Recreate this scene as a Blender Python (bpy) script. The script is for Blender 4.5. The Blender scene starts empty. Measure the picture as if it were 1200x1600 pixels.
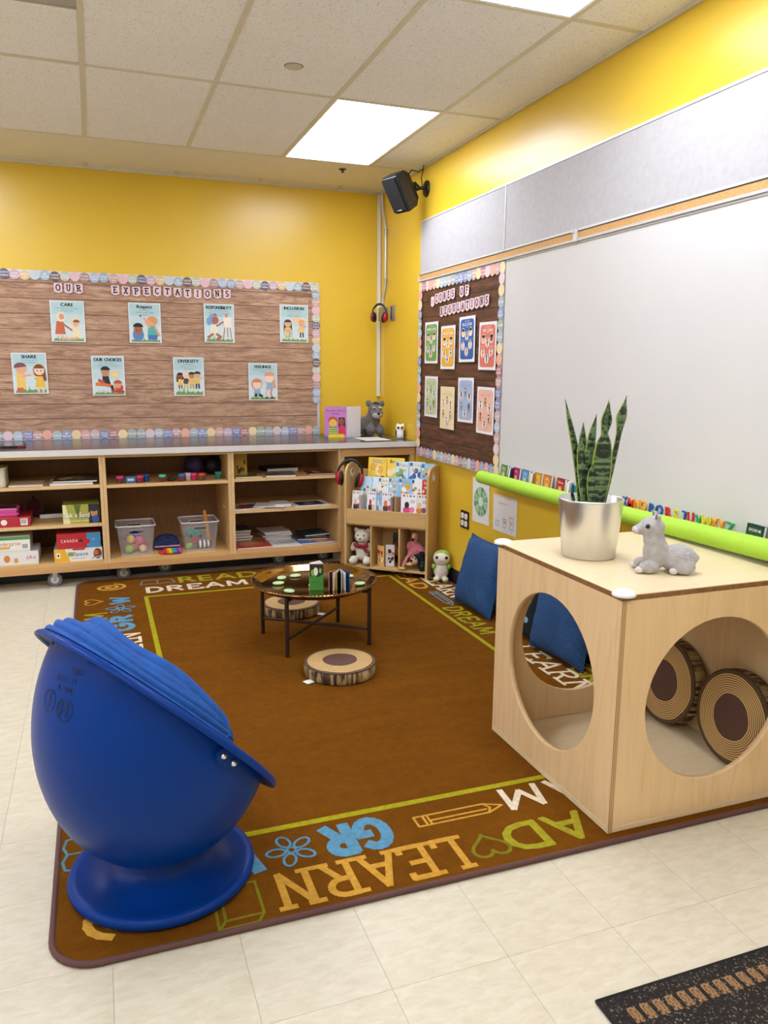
import bpy, bmesh, math, random
from mathutils import Vector, Matrix, Euler
R = random.Random(7)
PI = math.pi
C = bpy.context.scene.collection

# ---------------------------------------------------------------- camera
cd = bpy.data.cameras.new('camera'); cam = bpy.data.objects.new('camera', cd); C.objects.link(cam)
def cam_axes(yaw, pitch, roll):
    f = Vector((math.sin(yaw)*math.cos(pitch), math.cos(yaw)*math.cos(pitch), -math.sin(pitch)))
    r = Vector((math.cos(yaw), -math.sin(yaw), 0)); u = r.cross(f)
    return r*math.cos(roll)+u*math.sin(roll), u*math.cos(roll)-r*math.sin(roll), f
_r, _u, _f = cam_axes(0.3529, 0.1808, 0.008)
_m = Matrix((_r, _u, -_f)).transposed().to_4x4(); _m.translation = (-2.2092, -6.1348, 1.4177)
cam.matrix_world = _m
cd.sensor_fit = 'VERTICAL'; cd.sensor_height = 32.0; cd.lens = 1218.58/1600*32.0
cd.clip_start = 0.02; cd.clip_end = 60
sc = bpy.context.scene; sc.camera = cam
# ---------------------------------------------------------------- world, exposure
w = bpy.data.worlds.new('world'); sc.world = w; w.use_nodes = True
w.node_tree.nodes['Background'].inputs[0].default_value = (.9, .95, 1, 1)
w.node_tree.nodes['Background'].inputs[1].default_value = 0.3
vs = sc.view_settings; vs.view_transform = 'Standard'; vs.look = 'None'; vs.gamma = 1; vs.use_curve_mapping = False
vs.exposure = 0.0
LIGHT = 12.3          # radiance of the ceiling light diffusers

# ---------------------------------------------------------------- helpers
def lin(h):
    if not isinstance(h, str): return tuple(h)[:3]
    h = h.lstrip('#'); o = []
    for i in (0, 2, 4):
        c = int(h[i:i+2], 16)/255
        o.append(c/12.92 if c <= .04045 else ((c+.055)/1.055)**2.4)
    return tuple(o)

class MB:
    """collects shapes; build() links them as one mesh object"""
    def __init__(s): s.v = []; s.f = []; s.c = []; s.s = []; s.col = None; s.M = None
    def add(s, vs, fs, col=None, sm=False):
        o = len(s.v)
        if s.M is not None: vs = [s.M @ Vector(v) for v in vs]
        s.v += [tuple(v) for v in vs]
        col = col or s.col
        for f in fs:
            s.f.append([i+o for i in f]); s.c.append(col); s.s.append(sm)
        return s
    def box(s, x0, x1, y0, y1, z0, z1, col=None):
        v = [(x, y, z) for z in (z0, z1) for y in (y0, y1) for x in (x0, x1)]
        return s.add(v, [(0,2,3,1),(4,5,7,6),(0,1,5,4),(2,6,7,3),(0,4,6,2),(1,3,7,5)], col)
    def prism(s, pts, h0, h1, ax='z', col=None, sm=False):
        """polygon (a,b) extruded along ax: z -> (a,b,h), y -> (a,h,b), x -> (h,a,b)"""
        g = {'z': lambda a,b,h: (a,b,h), 'y': lambda a,b,h: (a,h,b), 'x': lambda a,b,h: (h,a,b)}[ax]
        n = len(pts)
        v = [g(a,b,h0) for a,b in pts]+[g(a,b,h1) for a,b in pts]
        s.add(v, [list(range(n))[::-1], list(range(n, 2*n))], col)
        return s.add(v, [(i,(i+1)%n,n+(i+1)%n,n+i) for i in range(n)], col, sm)
    def lathe(s, prof, n=32, c=(0,0,0), col=None, caps=False, sm=True):
        v = []; f = []
        for r, z in prof:
            for k in range(n):
                a = 2*PI*k/n; v.append((c[0]+r*math.cos(a), c[1]+r*math.sin(a), c[2]+z))
        for j in range(len(prof)-1):
            for k in range(n):
                k2 = (k+1) % n; f.append((j*n+k, j*n+k2, (j+1)*n+k2, (j+1)*n+k))
        s.add(v, f, col, sm)
        if caps: s.add(v, [list(range(n))[::-1], list(range((len(prof)-1)*n, len(prof)*n))], col)
        return s
    def tube(s, path, r, n=8, col=None, caps=True, closed=False):
        P = [Vector(p) for p in path]; m = len(P); v = []; f = []
        rr = r if isinstance(r, (list, tuple)) else [r]*m
        ref = None
        for i, p in enumerate(P):
            if closed: t = P[(i+1) % m]-P[i-1]
            else: t = P[min(i+1, m-1)]-P[max(i-1, 0)]
            t.normalize()
            if ref is None:
                ref = Vector((0,0,1)) if abs(t.z) < .9 else Vector((1,0,0))
            a = t.cross(ref); a.normalize(); b = a.cross(t); ref = b
            for k in range(n):
                q = 2*PI*k/n; v.append(p+a*math.cos(q)*rr[i]+b*math.sin(q)*rr[i])
        for i in range(m if closed else m-1):
            for k in range(n):
                i2 = (i+1) % m; k2 = (k+1) % n
                f.append((i*n+k, i*n+k2, i2*n+k2, i2*n+k))
        s.add(v, f, col, True)
        if caps and not closed: s.add(v, [list(range(n))[::-1], list(range((m-1)*n, m*n))], col)
        return s
    def cyl(s, p0, p1, r, n=16, col=None, r1=None):
        return s.tube([p0, p1], [r, r if r1 is None else r1], n, col)
    def ell(s, c, r, rot=(0,0,0), nu=16, nv=10, col=None):
        if not isinstance(r, (tuple, list)): r = (r, r, r)
        E_ = Euler(rot).to_matrix(); v = []; f = []; c = Vector(c)
        for j in range(nv+1):
            th = PI*j/nv
            for k in range(nu):
                a = 2*PI*k/nu
                v.append(c+E_ @ Vector((r[0]*math.sin(th)*math.cos(a), r[1]*math.sin(th)*math.sin(a), r[2]*math.cos(th))))
        for j in range(nv):
            for k in range(nu):
                k2 = (k+1) % nu; f.append((j*nu+k, (j+1)*nu+k, (j+1)*nu+k2, j*nu+k2))
        return s.add(v, f, col, True)
    def build(s, name, mat, parent=None, bevel=0, seg=2, loc=None, rot=None, weld=False, mods=()):
        me = bpy.data.meshes.new(name); me.from_pydata(s.v, [], s.f)
        if any(s.c):
            at = me.color_attributes.new('col', 'FLOAT_COLOR', 'CORNER'); d = []
            for p, c in zip(me.polygons, s.c):
                c = lin(c or '#808080'); d += (list(c)+[1.0])*p.loop_total
            at.data.foreach_set('color', d)
        me.polygons.foreach_set('use_smooth', s.s)
        if bevel or weld:
            bm = bmesh.new(); bm.from_mesh(me)
            bmesh.ops.remove_doubles(bm, verts=bm.verts, dist=1e-5)
            bmesh.ops.recalc_face_normals(bm, faces=bm.faces)
            if bevel:
                ed = [e for e in bm.edges if len(e.link_faces) == 2 and e.calc_face_angle() > .6]
                bmesh.ops.bevel(bm, geom=ed, offset=bevel, segments=seg, affect='EDGES', clamp_overlap=True)
            bm.to_mesh(me); bm.free()
        me.materials.append(mat); me.update()
        o = bpy.data.objects.new(name, me); C.objects.link(o)
        if parent: o.parent = parent
        if loc: o.location = loc
        if rot: o.rotation_euler = rot
        for m in mods: m(o)
        return o

def remesh(vox, disp=0, scale=.01, seed=0, smooth=4):
    def f(o):
        m = o.modifiers.new('remesh', 'REMESH'); m.mode = 'VOXEL'; m.voxel_size = vox; m.use_smooth_shade = True
        s = o.modifiers.new('smooth', 'SMOOTH'); s.iterations = smooth; s.factor = .5
        if disp:
            t = bpy.data.textures.new('fuzz', 'CLOUDS'); t.noise_scale = scale; t.noise_depth = 2
            d = o.modifiers.new('fuzz', 'DISPLACE'); d.texture = t; d.strength = disp; d.texture_coords = 'LOCAL'
    return f
def subsurf(n=2):
    def f(o):
        m = o.modifiers.new('subdivision', 'SUBSURF'); m.levels = n; m.render_levels = n
    return f

def tag(o, label=None, cat=None, group=None, kind=None):
    if label: o['label'] = label
    if cat: o['category'] = cat
    if group: o['group'] = group
    if kind: o['kind'] = kind
    return o
def thing(name, label, cat, loc=(0,0,0), rot=(0,0,0), group=None):
    o = bpy.data.objects.new(name, None); C.objects.link(o); o.empty_display_size = .05
    o.location = loc; o.rotation_euler = rot if isinstance(rot, tuple) else (0,0,rot)
    return tag(o, label, cat, group)
def struct(o): o['kind'] = 'structure'; return o
def dup(root, parent=None, **kw):
    c = root.copy(); C.objects.link(c)
    if parent is not None: c.parent = parent
    for k, v in kw.items(): setattr(c, k, v)
    for ch in list(root.children): dup(ch, c)
    return c

# ---------------------------------------------------------------- glyphs
_gl = {}
def _prep(chars):
    cu = bpy.data.curves.new('glyph', 'FONT'); ob = bpy.data.objects.new('glyph', cu); C.objects.link(ob)
    cu.resolution_u = 3; cu.fill_mode = 'FRONT'
    for bold in (0, 1):
        cu.offset = .014 if bold else 0
        for ch in chars:
            cu.body = ch; bpy.context.view_layer.update()
            dg = bpy.context.evaluated_depsgraph_get()
            me = bpy.data.meshes.new_from_object(ob.evaluated_get(dg))
            v = [(p.co.x, p.co.y) for p in me.vertices]; f = [list(p.vertices) for p in me.polygons]
            if v:
                x0 = min(a for a, b in v); x1 = max(a for a, b in v)
                _gl[ch, bold] = ([(a-x0, b) for a, b in v], f, x1-x0)
            bpy.data.meshes.remove(me)
    bpy.data.objects.remove(ob); bpy.data.curves.remove(cu)
_prep("ABCDEFGHIJKLMNOPQRSTUVWXYZabcdefghijklmnopqrstuvwxyz'&0123456789.-!")
CAP = .729   # cap height of the built-in font at size 1
def arc(cx, cy, rx, ry, a0, a1, n=10):
    return [(cx+rx*math.cos(math.radians(a0+(a1-a0)*i/n)), cy+ry*math.sin(math.radians(a0+(a1-a0)*i/n))) for i in range(n+1)]
SERIF = {  # stroke letters: width, strokes, serif positions
 'A': (.8, [[(.05,0),(.4,1)],[(.4,1),(.75,0)],[(.18,.36),(.62,.36)]], [(.05,0),(.75,0)]),
 'C': (.75, [arc(.4,.5,.36,.5,50,310,14)], []),
 'D': (.75, [[(.12,0),(.12,1)],[(.12,1)]+arc(.3,.5,.4,.5,90,-90)+[(.12,0)]], [(.05,0),(.05,1)]),
 'E': (.68, [[(.12,0),(.12,1)],[(.12,1),(.62,1),(.62,.86)],[(.12,.52),(.5,.52)],[(.12,0),(.65,0),(.65,.16)]], [(.08,0),(.08,1)]),
 'F': (.65, [[(.12,0),(.12,1)],[(.12,1),(.62,1),(.62,.84)],[(.12,.52),(.5,.52)]], [(.12,0),(.08,1)]),
 'G': (.8, [arc(.42,.5,.36,.5,50,360,16)+[(.5,.5)]], []),
 'I': (.4, [[(.2,0),(.2,1)]], [(.2,0),(.2,1)]),
 'L': (.65, [[(.14,1),(.14,0)],[(.14,0),(.6,0),(.6,.18)]], [(.14,1),(.08,0)]),
 'N': (.85, [[(.14,0),(.14,1)],[(.14,1),(.7,0)],[(.7,0),(.7,1)]], [(.14,0),(.1,1),(.7,1)]),
 'O': (.85, [arc(.42,.5,.37,.5,0,360,18)], []),
 'P': (.7, [[(.14,0),(.14,1)],[(.14,1)]+arc(.36,.74,.28,.26,90,-90)+[(.14,.48)]], [(.14,0),(.08,1)]),
 'R': (.78, [[(.14,0),(.14,1)],[(.14,1)]+arc(.36,.76,.28,.24,90,-90)+[(.14,.52)],[(.38,.52),(.68,0)]], [(.14,0),(.08,1),(.7,0)]),
 'S': (.65, [arc(.33,.75,.26,.25,30,270,10)+arc(.33,.25,.27,.25,90,-150,10)], []),
 'T': (.75, [[(.37,0),(.37,1)],[(.05,.84),(.05,1),(.7,1),(.7,.84)]], [(.37,0)]),
 'U': (.82, [[(.14,1),(.14,.35)]+arc(.4,.3,.26,.3,180,360)+[(.66,1)]], [(.14,1),(.66,1)]),
 'X': (.8, [[(.1,0),(.68,1)],[(.1,1),(.68,0)]], [(.1,0),(.68,1),(.1,1),(.68,0)]),
 'Z': (.72, [[(.08,.82),(.08,1),(.64,1),(.06,0),(.66,0),(.66,.18)]], []),
 'W': (1.05, [[(.06,1),(.3,0)],[(.3,0),(.52,.8)],[(.52,.8),(.76,0)],[(.76,0),(1.,1)]], []),
 'M': (1., [[(.12,0),(.16,1)],[(.16,1),(.5,.2)],[(.5,.2),(.84,1)],[(.84,1),(.88,0)]], []),
}
class Dr:
    """flat print laid on a plane: origin O, axes U (right) and V (up), N towards the reader"""
    def __init__(s, O, U=(1,0,0), V=(0,0,1), N=(0,-1,0), mb=None, step=.00004, lift=.0003):
        s.O = Vector(O); s.U = Vector(U); s.V = Vector(V); s.N = Vector(N); s.mb = mb or MB(); s.l = lift; s.st = step
    def P(s, u, v): return s.O+s.U*u+s.V*v+s.N*s.l
    def poly(s, pts, col): s.mb.add([s.P(u, v) for u, v in pts], [list(range(len(pts)))], col); s.l += s.st; return s
    def rect(s, x0, y0, x1, y1, col): return s.poly([(x0,y0),(x1,y0),(x1,y1),(x0,y1)], col)
    def rrect(s, x0, y0, x1, y1, r, col):
        p = arc(x1-r,y1-r,r,r,0,90,5)+arc(x0+r,y1-r,r,r,90,180,5)+arc(x0+r,y0+r,r,r,180,270,5)+arc(x1-r,y0+r,r,r,270,360,5)
        return s.poly(p, col)
    def ell(s, cx, cy, rx, ry, col, n=14, a0=0, a1=360):
        p = arc(cx,cy,rx,ry,a0,a1,n)
        return s.poly(p[:-1] if a1-a0 == 360 else p, col)
    def line(s, pts, wd, col):
        for (a, b), (c, d) in zip(pts, pts[1:]):
            L = math.hypot(c-a, d-b) or 1e-9; nx, ny = -(d-b)/L*wd/2, (c-a)/L*wd/2
            ex, ey = (c-a)/L*wd*.28, (d-b)/L*wd*.28
            s.mb.add([s.P(a-ex+nx,b-ey+ny), s.P(a-ex-nx,b-ey-ny), s.P(c+ex-nx,d+ey-ny), s.P(c+ex+nx,d+ey+ny)], [(0,1,2,3)], col); s.l += s.st*.5
        s.l += s.st; return s
    def width(s, t, h, bold=1, sp=.1):
        k = h/CAP; return sum((_gl[c, bold][2]+sp)*k if (c, bold) in _gl else .32*k for c in t)-sp*k
    def text(s, t, x, y, h, col, bold=1, align='c', maxw=None, sp=.1, slant=0, sx=1.0):
        k = h/CAP; wd = s.width(t, h, bold, sp)*sx
        if maxw and wd > maxw: sx *= maxw/wd; wd = maxw
        x -= wd/2 if align == 'c' else (wd if align == 'r' else 0)
        for c in t:
            if (c, bold) not in _gl: x += .32*k*sx; continue
            v, f, gw = _gl[c, bold]
            s.mb.add([s.P(x+a*k*sx+b*k*slant, y+b*k) for a, b in v], f, col); x += (gw+sp)*k*sx
        s.l += s.st; return s
    def stext(s, t, x, y, h, wd, col, sx=1.0, gap=.12, serif=.3, slant=0):
        """slab-serif stroke lettering, left aligned; returns end x"""
        for c in t:
            if c not in SERIF: x += .5*h*sx; continue
            W, st, se = SERIF[c]; T = lambda p: (x+(p[0]+slant*p[1])*h*sx, y+p[1]*h)
            for q in st: s.line([T(p) for p in q], wd, col)
            for p in se: s.line([T((p[0]-serif/2, p[1])), T((p[0]+serif/2, p[1]))], wd*.85, col)
            x += (W+gap)*h*sx
        return x
    def swidth(s, t, h, sx=1.0, gap=.12): return sum((SERIF[c][0]+gap)*h*sx for c in t)-gap*h*sx
def solid_glyph(ch, h, t, name, mat, parent=None):
    """one block letter with thickness, standing in x-z, front towards -y"""
    v, f, wd = _gl[ch, 1]; k = h/CAP
    bm = bmesh.new(); vv = [bm.verts.new(((a-wd/2)*k, 0, b*k)) for a, b in v]
    for q in f:
        try: bm.faces.new([vv[i] for i in q])
        except ValueError: pass
    bmesh.ops.remove_doubles(bm, verts=bm.verts, dist=1e-6)
    r = bmesh.ops.extrude_face_region(bm, geom=bm.faces[:])
    bmesh.ops.translate(bm, vec=(0,-t,0), verts=[e for e in r['geom'] if isinstance(e, bmesh.types.BMVert)])
    bmesh.ops.recalc_face_normals(bm, faces=bm.faces)
    me = bpy.data.meshes.new(name); bm.to_mesh(me); bm.free(); me.materials.append(mat)
    o = bpy.data.objects.new(name, me); C.objects.link(o)
    if parent: o.parent = parent
    return o

# ---------------------------------------------------------------- materials
def newmat(name):
    m = bpy.data.materials.new(name); m.use_nodes = True
    nt = m.node_tree; return m, nt, nt.nodes['Principled BSDF']
def N(nt, t, **kw):
    n = nt.nodes.new(t)
    for k, v in kw.items():
        if k in n.inputs.keys() if isinstance(k, str) else False: n.inputs[k].default_value = v
        else: setattr(n, k, v)
    return n
def coords(nt, scale=(1,1,1), out='Object', rot=(0,0,0)):
    tc = nt.nodes.new('ShaderNodeTexCoord'); mp = nt.nodes.new('ShaderNodeMapping')
    mp.inputs['Scale'].default_value = scale; mp.inputs['Rotation'].default_value = rot
    nt.links.new(tc.outputs[out], mp.inputs[0]); return mp.outputs[0]
def noise(nt, vec, scale, detail=3, rough=.5, dist=0):
    n = nt.nodes.new('ShaderNodeTexNoise'); n.inputs['Scale'].default_value = scale; n.inputs['Detail'].default_value = detail
    n.inputs['Roughness'].default_value = rough; n.inputs['Distortion'].default_value = dist
    nt.links.new(vec, n.inputs['Vector']); return n.outputs[0]
def ramp(nt, fac, stops, interp='LINEAR'):
    r = nt.nodes.new('ShaderNodeValToRGB'); cr = r.color_ramp; cr.interpolation = interp
    while len(cr.elements) < len(stops): cr.elements.new(.5)
    for e, (p, c) in zip(cr.elements, stops): e.position = p; e.color = (*lin(c), 1)
    nt.links.new(fac, r.inputs[0]); return r.outputs[0]
def mix(nt, fac, a, b, mode='MIX'):
    n = nt.nodes.new('ShaderNodeMix'); n.data_type = 'RGBA'; n.blend_type = mode
    for i, x in ((0, fac), (6, a), (7, b)):
        if isinstance(x, (int, float)): n.inputs[i].default_value = x
        elif isinstance(x, (str, tuple)): n.inputs[i].default_value = (*lin(x), 1)
        else: nt.links.new(x, n.inputs[i])
    return n.outputs[2]
def math_(nt, op, a, b=0.0, c=None):
    n = nt.nodes.new('ShaderNodeMath'); n.operation = op
    for i, x in enumerate((a, b) if c is None else (a, b, c)):
        if isinstance(x, (int, float)): n.inputs[i].default_value = x
        else: nt.links.new(x, n.inputs[i])
    return n.outputs[0]
def bump(nt, bs, h, strength=.3, dist=.01):
    b = nt.nodes.new('ShaderNodeBump'); b.inputs['Strength'].default_value = strength; b.inputs['Distance'].default_value = dist
    nt.links.new(h, b.inputs['Height']); nt.links.new(b.outputs[0], bs.inputs['Normal'])
def sep(nt, vec):
    n = nt.nodes.new('ShaderNodeSeparateXYZ'); nt.links.new(vec, n.inputs[0]); return n.outputs
def M(name, col, rough=.5, metal=0, var=.06, vs_=8, bs_=0, bstr=.2, bd=.002, spec=None, sheen=0, detail=3):
    m, nt, b = newmat(name); v = coords(nt)
    c = lin(col); n = noise(nt, v, vs_, detail)
    lo = tuple(x*(1-var) for x in c); hi = tuple(min(1, x*(1+var)) for x in c)
    nt.links.new(ramp(nt, n, [(.3, lo), (.7, hi)]), b.inputs['Base Color'])
    b.inputs['Roughness'].default_value = rough; b.inputs['Metallic'].default_value = metal
    if spec is not None: b.inputs['Specular IOR Level'].default_value = spec
    if sheen: b.inputs['Sheen Weight'].default_value = sheen
    if bs_: bump(nt, b, noise(nt, v, bs_, 2), bstr, bd)
    return m
def attr_mat(name, rough=.5, var=.05, bs_=0, bstr=.2, bd=.001, spec=None):
    m, nt, b = newmat(name)
    a = nt.nodes.new('ShaderNodeVertexColor'); a.layer_name = 'col'
    v = coords(nt); n = noise(nt, v, 60, 2)
    nt.links.new(mix(nt, 1.0, a.outputs[0], ramp(nt, n, [(.3, (1-var,)*3), (.7, (1,1,1))]), 'MULTIPLY'), b.inputs['Base Color'])
    b.inputs['Roughness'].default_value = rough
    if spec is not None: b.inputs['Specular IOR Level'].default_value = spec
    if bs_: bump(nt, b, noise(nt, v, bs_, 2), bstr, bd)
    return m
def wood(name, a, b_, c_, axis='x', rough=.45, sc_=1.0, contrast=1.0):
    """long-grained wood: noise stretched along one axis, with soft cathedral bands"""
    m, nt, b = newmat(name)
    s = {'x': (.8,9,9), 'y': (9,.8,9), 'z': (9,9,.8)}[axis]; s = tuple(k*sc_ for k in s)
    v = coords(nt, s); n1 = noise(nt, v, 1.6, 4, .6, .8); n2 = noise(nt, v, 14, 3, .6)
    band = math_(nt, 'FRACT', math_(nt, 'MULTIPLY', n1, 5.0))
    col = ramp(nt, band, [(0, a), (.55, b_), (.93, c_), (1, a)])
    col = mix(nt, .5*contrast, mix(nt, .5, a, b_), col)
    col = mix(nt, .3, col, ramp(nt, n2, [(.35, c_), (.6, a)]))
    nt.links.new(col, b.inputs['Base Color']); b.inputs['Roughness'].default_value = rough
    bump(nt, b, n2, .05, .001)
    return m
def plankprint(name, cols, rows, horiz_axis, dark, hi=.9):
    """printed paper showing weathered boards; rows boards per metre"""
    m, nt, b = newmat(name); v = coords(nt, (1,1,1)); s = sep(nt, v)
    x = s[horiz_axis]; z = s[2]
    zz = math_(nt, 'MULTIPLY', z, rows); fr = math_(nt, 'FRACT', zz); idx = math_(nt, 'FLOOR', zz)
    cb = nt.nodes.new('ShaderNodeCombineXYZ')
    nt.links.new(math_(nt, 'ADD', math_(nt, 'MULTIPLY', x, .9), math_(nt, 'MULTIPLY', idx, 3.7)), cb.inputs[0])
    nt.links.new(math_(nt, 'MULTIPLY', z, 7.0), cb.inputs[1]); nt.links.new(idx, cb.inputs[2])
    n1 = noise(nt, cb.outputs[0], 3.4, 6, .68, 1.1); n2 = noise(nt, cb.outputs[0], 11, 5, .75, .8); n3 = noise(nt, cb.outputs[0], .9, 1)
    c1 = ramp(nt, n1, [(.25, cols[0]), (.42, cols[1]), (.58, cols[2]), (.8, cols[3])])
    c2 = mix(nt, math_(nt, 'MULTIPLY', ramp(nt, n2, [(.47, (0,0,0)), (.66, (1,1,1))]), .75), c1, cols[0])
    wn = nt.nodes.new('ShaderNodeTexWhiteNoise'); wn.noise_dimensions = '1D'; nt.links.new(idx, wn.inputs['W'])
    c3 = mix(nt, math_(nt, 'MULTIPLY', wn.outputs[0], .35), c2, cols[1])
    j = math_(nt, 'LESS_THAN', fr, .055)
    c4 = mix(nt, math_(nt, 'MULTIPLY', j, hi), c3, dark)
    nt.links.new(c4, b.inputs['Base Color']); b.inputs['Roughness'].default_value = .6
    return m

PAPER = attr_mat('printed_paper', .55, .04)
GLOSS = attr_mat('glossy_card', .3, .04)
PLASTIC = attr_mat('moulded_plastic', .35, .03)
FELT = attr_mat('soft_fabric', .9, .12, 250, .4, .002, .1)
WOVEN = attr_mat('woven_pile', .95, .25, 500, .6, .002, .05)
# ================================================================ THE ROOM
X0, X1, Y0, Y1, H = -6.452, 0.0, -8.08, 0.0, 2.795
GX, GY = -0.352, -0.760          # ceiling grid origin
def wallpaint():
    m, nt, b = newmat('yellow_wall_paint'); v = coords(nt)
    n = noise(nt, v, 1.2, 3)
    nt.links.new(ramp(nt, n, [(.3, '#E2BA33'), (.7, '#E6C037')]), b.inputs['Base Color'])
    b.inputs['Roughness'].default_value = .31
    b.inputs['Specular IOR Level'].default_value = .55
    bump(nt, b, noise(nt, v, 220, 2), .04, .001)
    return m
YEL = wallpaint()
def floormat():
    m, nt, b = newmat('cream_vinyl_tile'); v = coords(nt, (1,1,1)); v2 = coords(nt, (10, 26, 1), rot=(0,0,.5))
    n1 = noise(nt, v2, 1.6, 5, .65, .6); n2 = noise(nt, v, 5, 2)
    c = ramp(nt, n1, [(.28, '#C3B799'), (.5, '#D0C6AD'), (.72, '#DCD4C0')])
    c = mix(nt, .35, c, ramp(nt, n2, [(.3, '#C9BFA6'), (.7, '#D6CDB6')]))
    nt.links.new(c, b.inputs['Base Color']); b.inputs['Roughness'].default_value = .38
    b.inputs['Specular IOR Level'].default_value = .35
    return m
VINYL = floormat()
GROUT = M('tile_joint', '#BDB196', .7)
T = .3048
fl = struct(MB().box(X0, X1, Y0, Y1, -.1, -.0025).build('floor', GROUT))
tile_me = None
gx0, gy0 = -2.244, -4.353
for i in range(-5, 8):
    for j in range(-4, 15):
        xa, ya = gx0+i*T, gy0+j*T
        if xa+T > X1+.001 or ya+T > .25: continue
        if xa > -2.3 and ya > -4.25 and ya+T < -.82 and xa+T < 0: continue      # under the area rug
        if tile_me is None:
            o = MB().box(.0004, T-.0004, .0004, T-.0004, -.0025, 0).build('floor_tile', VINYL, fl); tile_me = o.data
        else:
            o = bpy.data.objects.new('floor_tile', tile_me); C.objects.link(o); o.parent = fl
        o.location = (xa, ya, 0)
# the tiles further off, behind and beside the camera, and the strip by the wall
far = MB()
far.box(X0, gx0-5*T, Y0, Y1, -.0025, 0); far.box(gx0-5*T, X1, Y0, gy0-4*T, -.0025, 0)
far.box(gx0+7*T, X1, gy0-4*T, Y1, -.0025, -.0002)
tag(far.build('floor_tile', VINYL, fl), kind='stuff')

wb = struct(MB().box(X0-.1, X1+.1, Y1, Y1+.1, -.1, H+.1).build('wall_back', YEL))
wr = struct(MB().box(X1, X1+.1, Y0-.1, Y1, -.1, H+.1).build('wall_right', YEL))
WHP = M('off_white_wall_paint', '#EAE7E0', .5, var=.02)
wl = struct(MB().box(X0-.1, X0, Y0-.1, Y1, -.1, H+.1).build('wall_left', WHP))
wf = struct(MB().box(X0, X1, Y0-.1, Y0, -.1, H+.1).build('wall_front', WHP))
BLK = M('black_rubber', '#15171A', .5)
struct(MB().box(-.008, -.0005, Y0, Y1, 0, .102).build('baseboard_right', BLK, bevel=.002))
struct(MB().box(X0, -.009, -.008, -.0005, 0, .102).build('baseboard_back', BLK, bevel=.002))
struct(MB().box(X0+.0005, X0+.008, Y0, -.01, 0, .102).build('baseboard_left', BLK, bevel=.002))
struct(MB().box(X0+.01, -.009, Y0+.0005, Y0+.008, 0, .102).build('baseboard_front', BLK, bevel=.002))

# ---- ceiling: lay-in tiles in a tee grid
def tilemat():
    m, nt, b = newmat('mineral_ceiling_tile'); v = coords(nt)
    n = noise(nt, v, 170, 2, .5); n2 = noise(nt, v, 3, 2)
    pits = ramp(nt, n, [(.33, '#A8A196'), (.37, '#F4F2EF')])
    nt.links.new(mix(nt, .25, pits, ramp(nt, n2, [(.3, '#EFECE7'), (.7, '#F6F4F1')])), b.inputs['Base Color'])
    b.inputs['Roughness'].default_value = .9; bump(nt, b, n, .25, .002)
    return m
CT = tilemat(); TEE = M('painted_steel_tee', '#D6CFB8', .45, var=.03)
ce = struct(MB().box(X0, X1, Y0, Y1, H+.03, H+.1).build('ceiling', M('slab_above', '#B0A99C', .9)))
LIGHTS = [(i, j) for i in (0, 4, 8) for j in (0, 2, 4)]
VENT = (3, 1)
def tile_obj(x0, x1, y0, y1, name='ceiling_tile'):
    mb = MB(); ym = (y0+y1)/2
    if y1-y0 > .9:
        for a, b in ((y0, ym-.0012), (ym+.0012, y1)): mb.box(x0, x1, a, b, H-.004, H+.012)
        mb.box(x0, x1, ym-.002, ym+.002, H+.001, H+.012)
    else: mb.box(x0, x1, y0, y1, H-.004, H+.012)
    return mb
std = None
for i in range(-1, 10):
    xa, xb = (GX, X1) if i < 0 else (GX-.61*(i+1), GX-.61*i)
    for j in range(6):
        yb = GY-1.22*j; ya = yb-1.22
        if (i, j) in LIGHTS or (i, j) == VENT: continue
        if i < 0:
            tile_obj(xa+.01, xb-.004, ya+.01, yb-.01).build('ceiling_tile', CT, ce, bevel=.003, seg=1)
        elif std is None:
            std = tile_obj(-.295, .295, -.6, .6).build('ceiling_tile', CT, ce, bevel=.003, seg=1)
            std.location = ((xa+xb)/2, (ya+yb)/2, 0)
        else:
            o = std.copy(); C.objects.link(o); o.location = ((xa+xb)/2, (ya+yb)/2, 0)
for i in range(0, 10):
    x = GX-.61*i
    MB().box(x-.012, x+.012, Y0, GY, H-.008, H+.02).build('grid_bar', TEE, ce, bevel=.001, seg=1)
for j in range(0, 6):
    y = GY-1.22*j
    MB().box(X0, X1, y-.012, y+.012, H-.0075, H+.02).build('grid_bar', TEE, ce, bevel=.001, seg=1)
STRIP = M('smooth_ceiling_panel', '#E6E0D0', .5, var=.02)
MB().box(X0, X1, GY+.013, -.13, H-.006, H+.03).build('ceiling_strip', STRIP, ce)
edge_m = M('edge_tile_white', '#E6DFCF', .7)
for i in range(-1, 10):
    xa, xb = (GX, X1) if i < 0 else (GX-.61*(i+1), GX-.61*i)
    MB().box(xa+.012, xb-.012, -.116, -.014, H-.004, H+.02).build('edge_tile', edge_m, ce, bevel=.003, seg=1)
    if i >= 0: MB().box(xb-.011, xb+.011, -.13, -.012, H-.008, H+.02).build('grid_bar', TEE, ce)
MB().box(X0, X1-.002, -.013, -.0005, H-.02, H+.002).build('wall_angle', TEE, ce)
MB().box(-.013, -.0005, Y0, -.014, H-.02, H+.002).build('wall_angle', TEE, ce)

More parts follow.
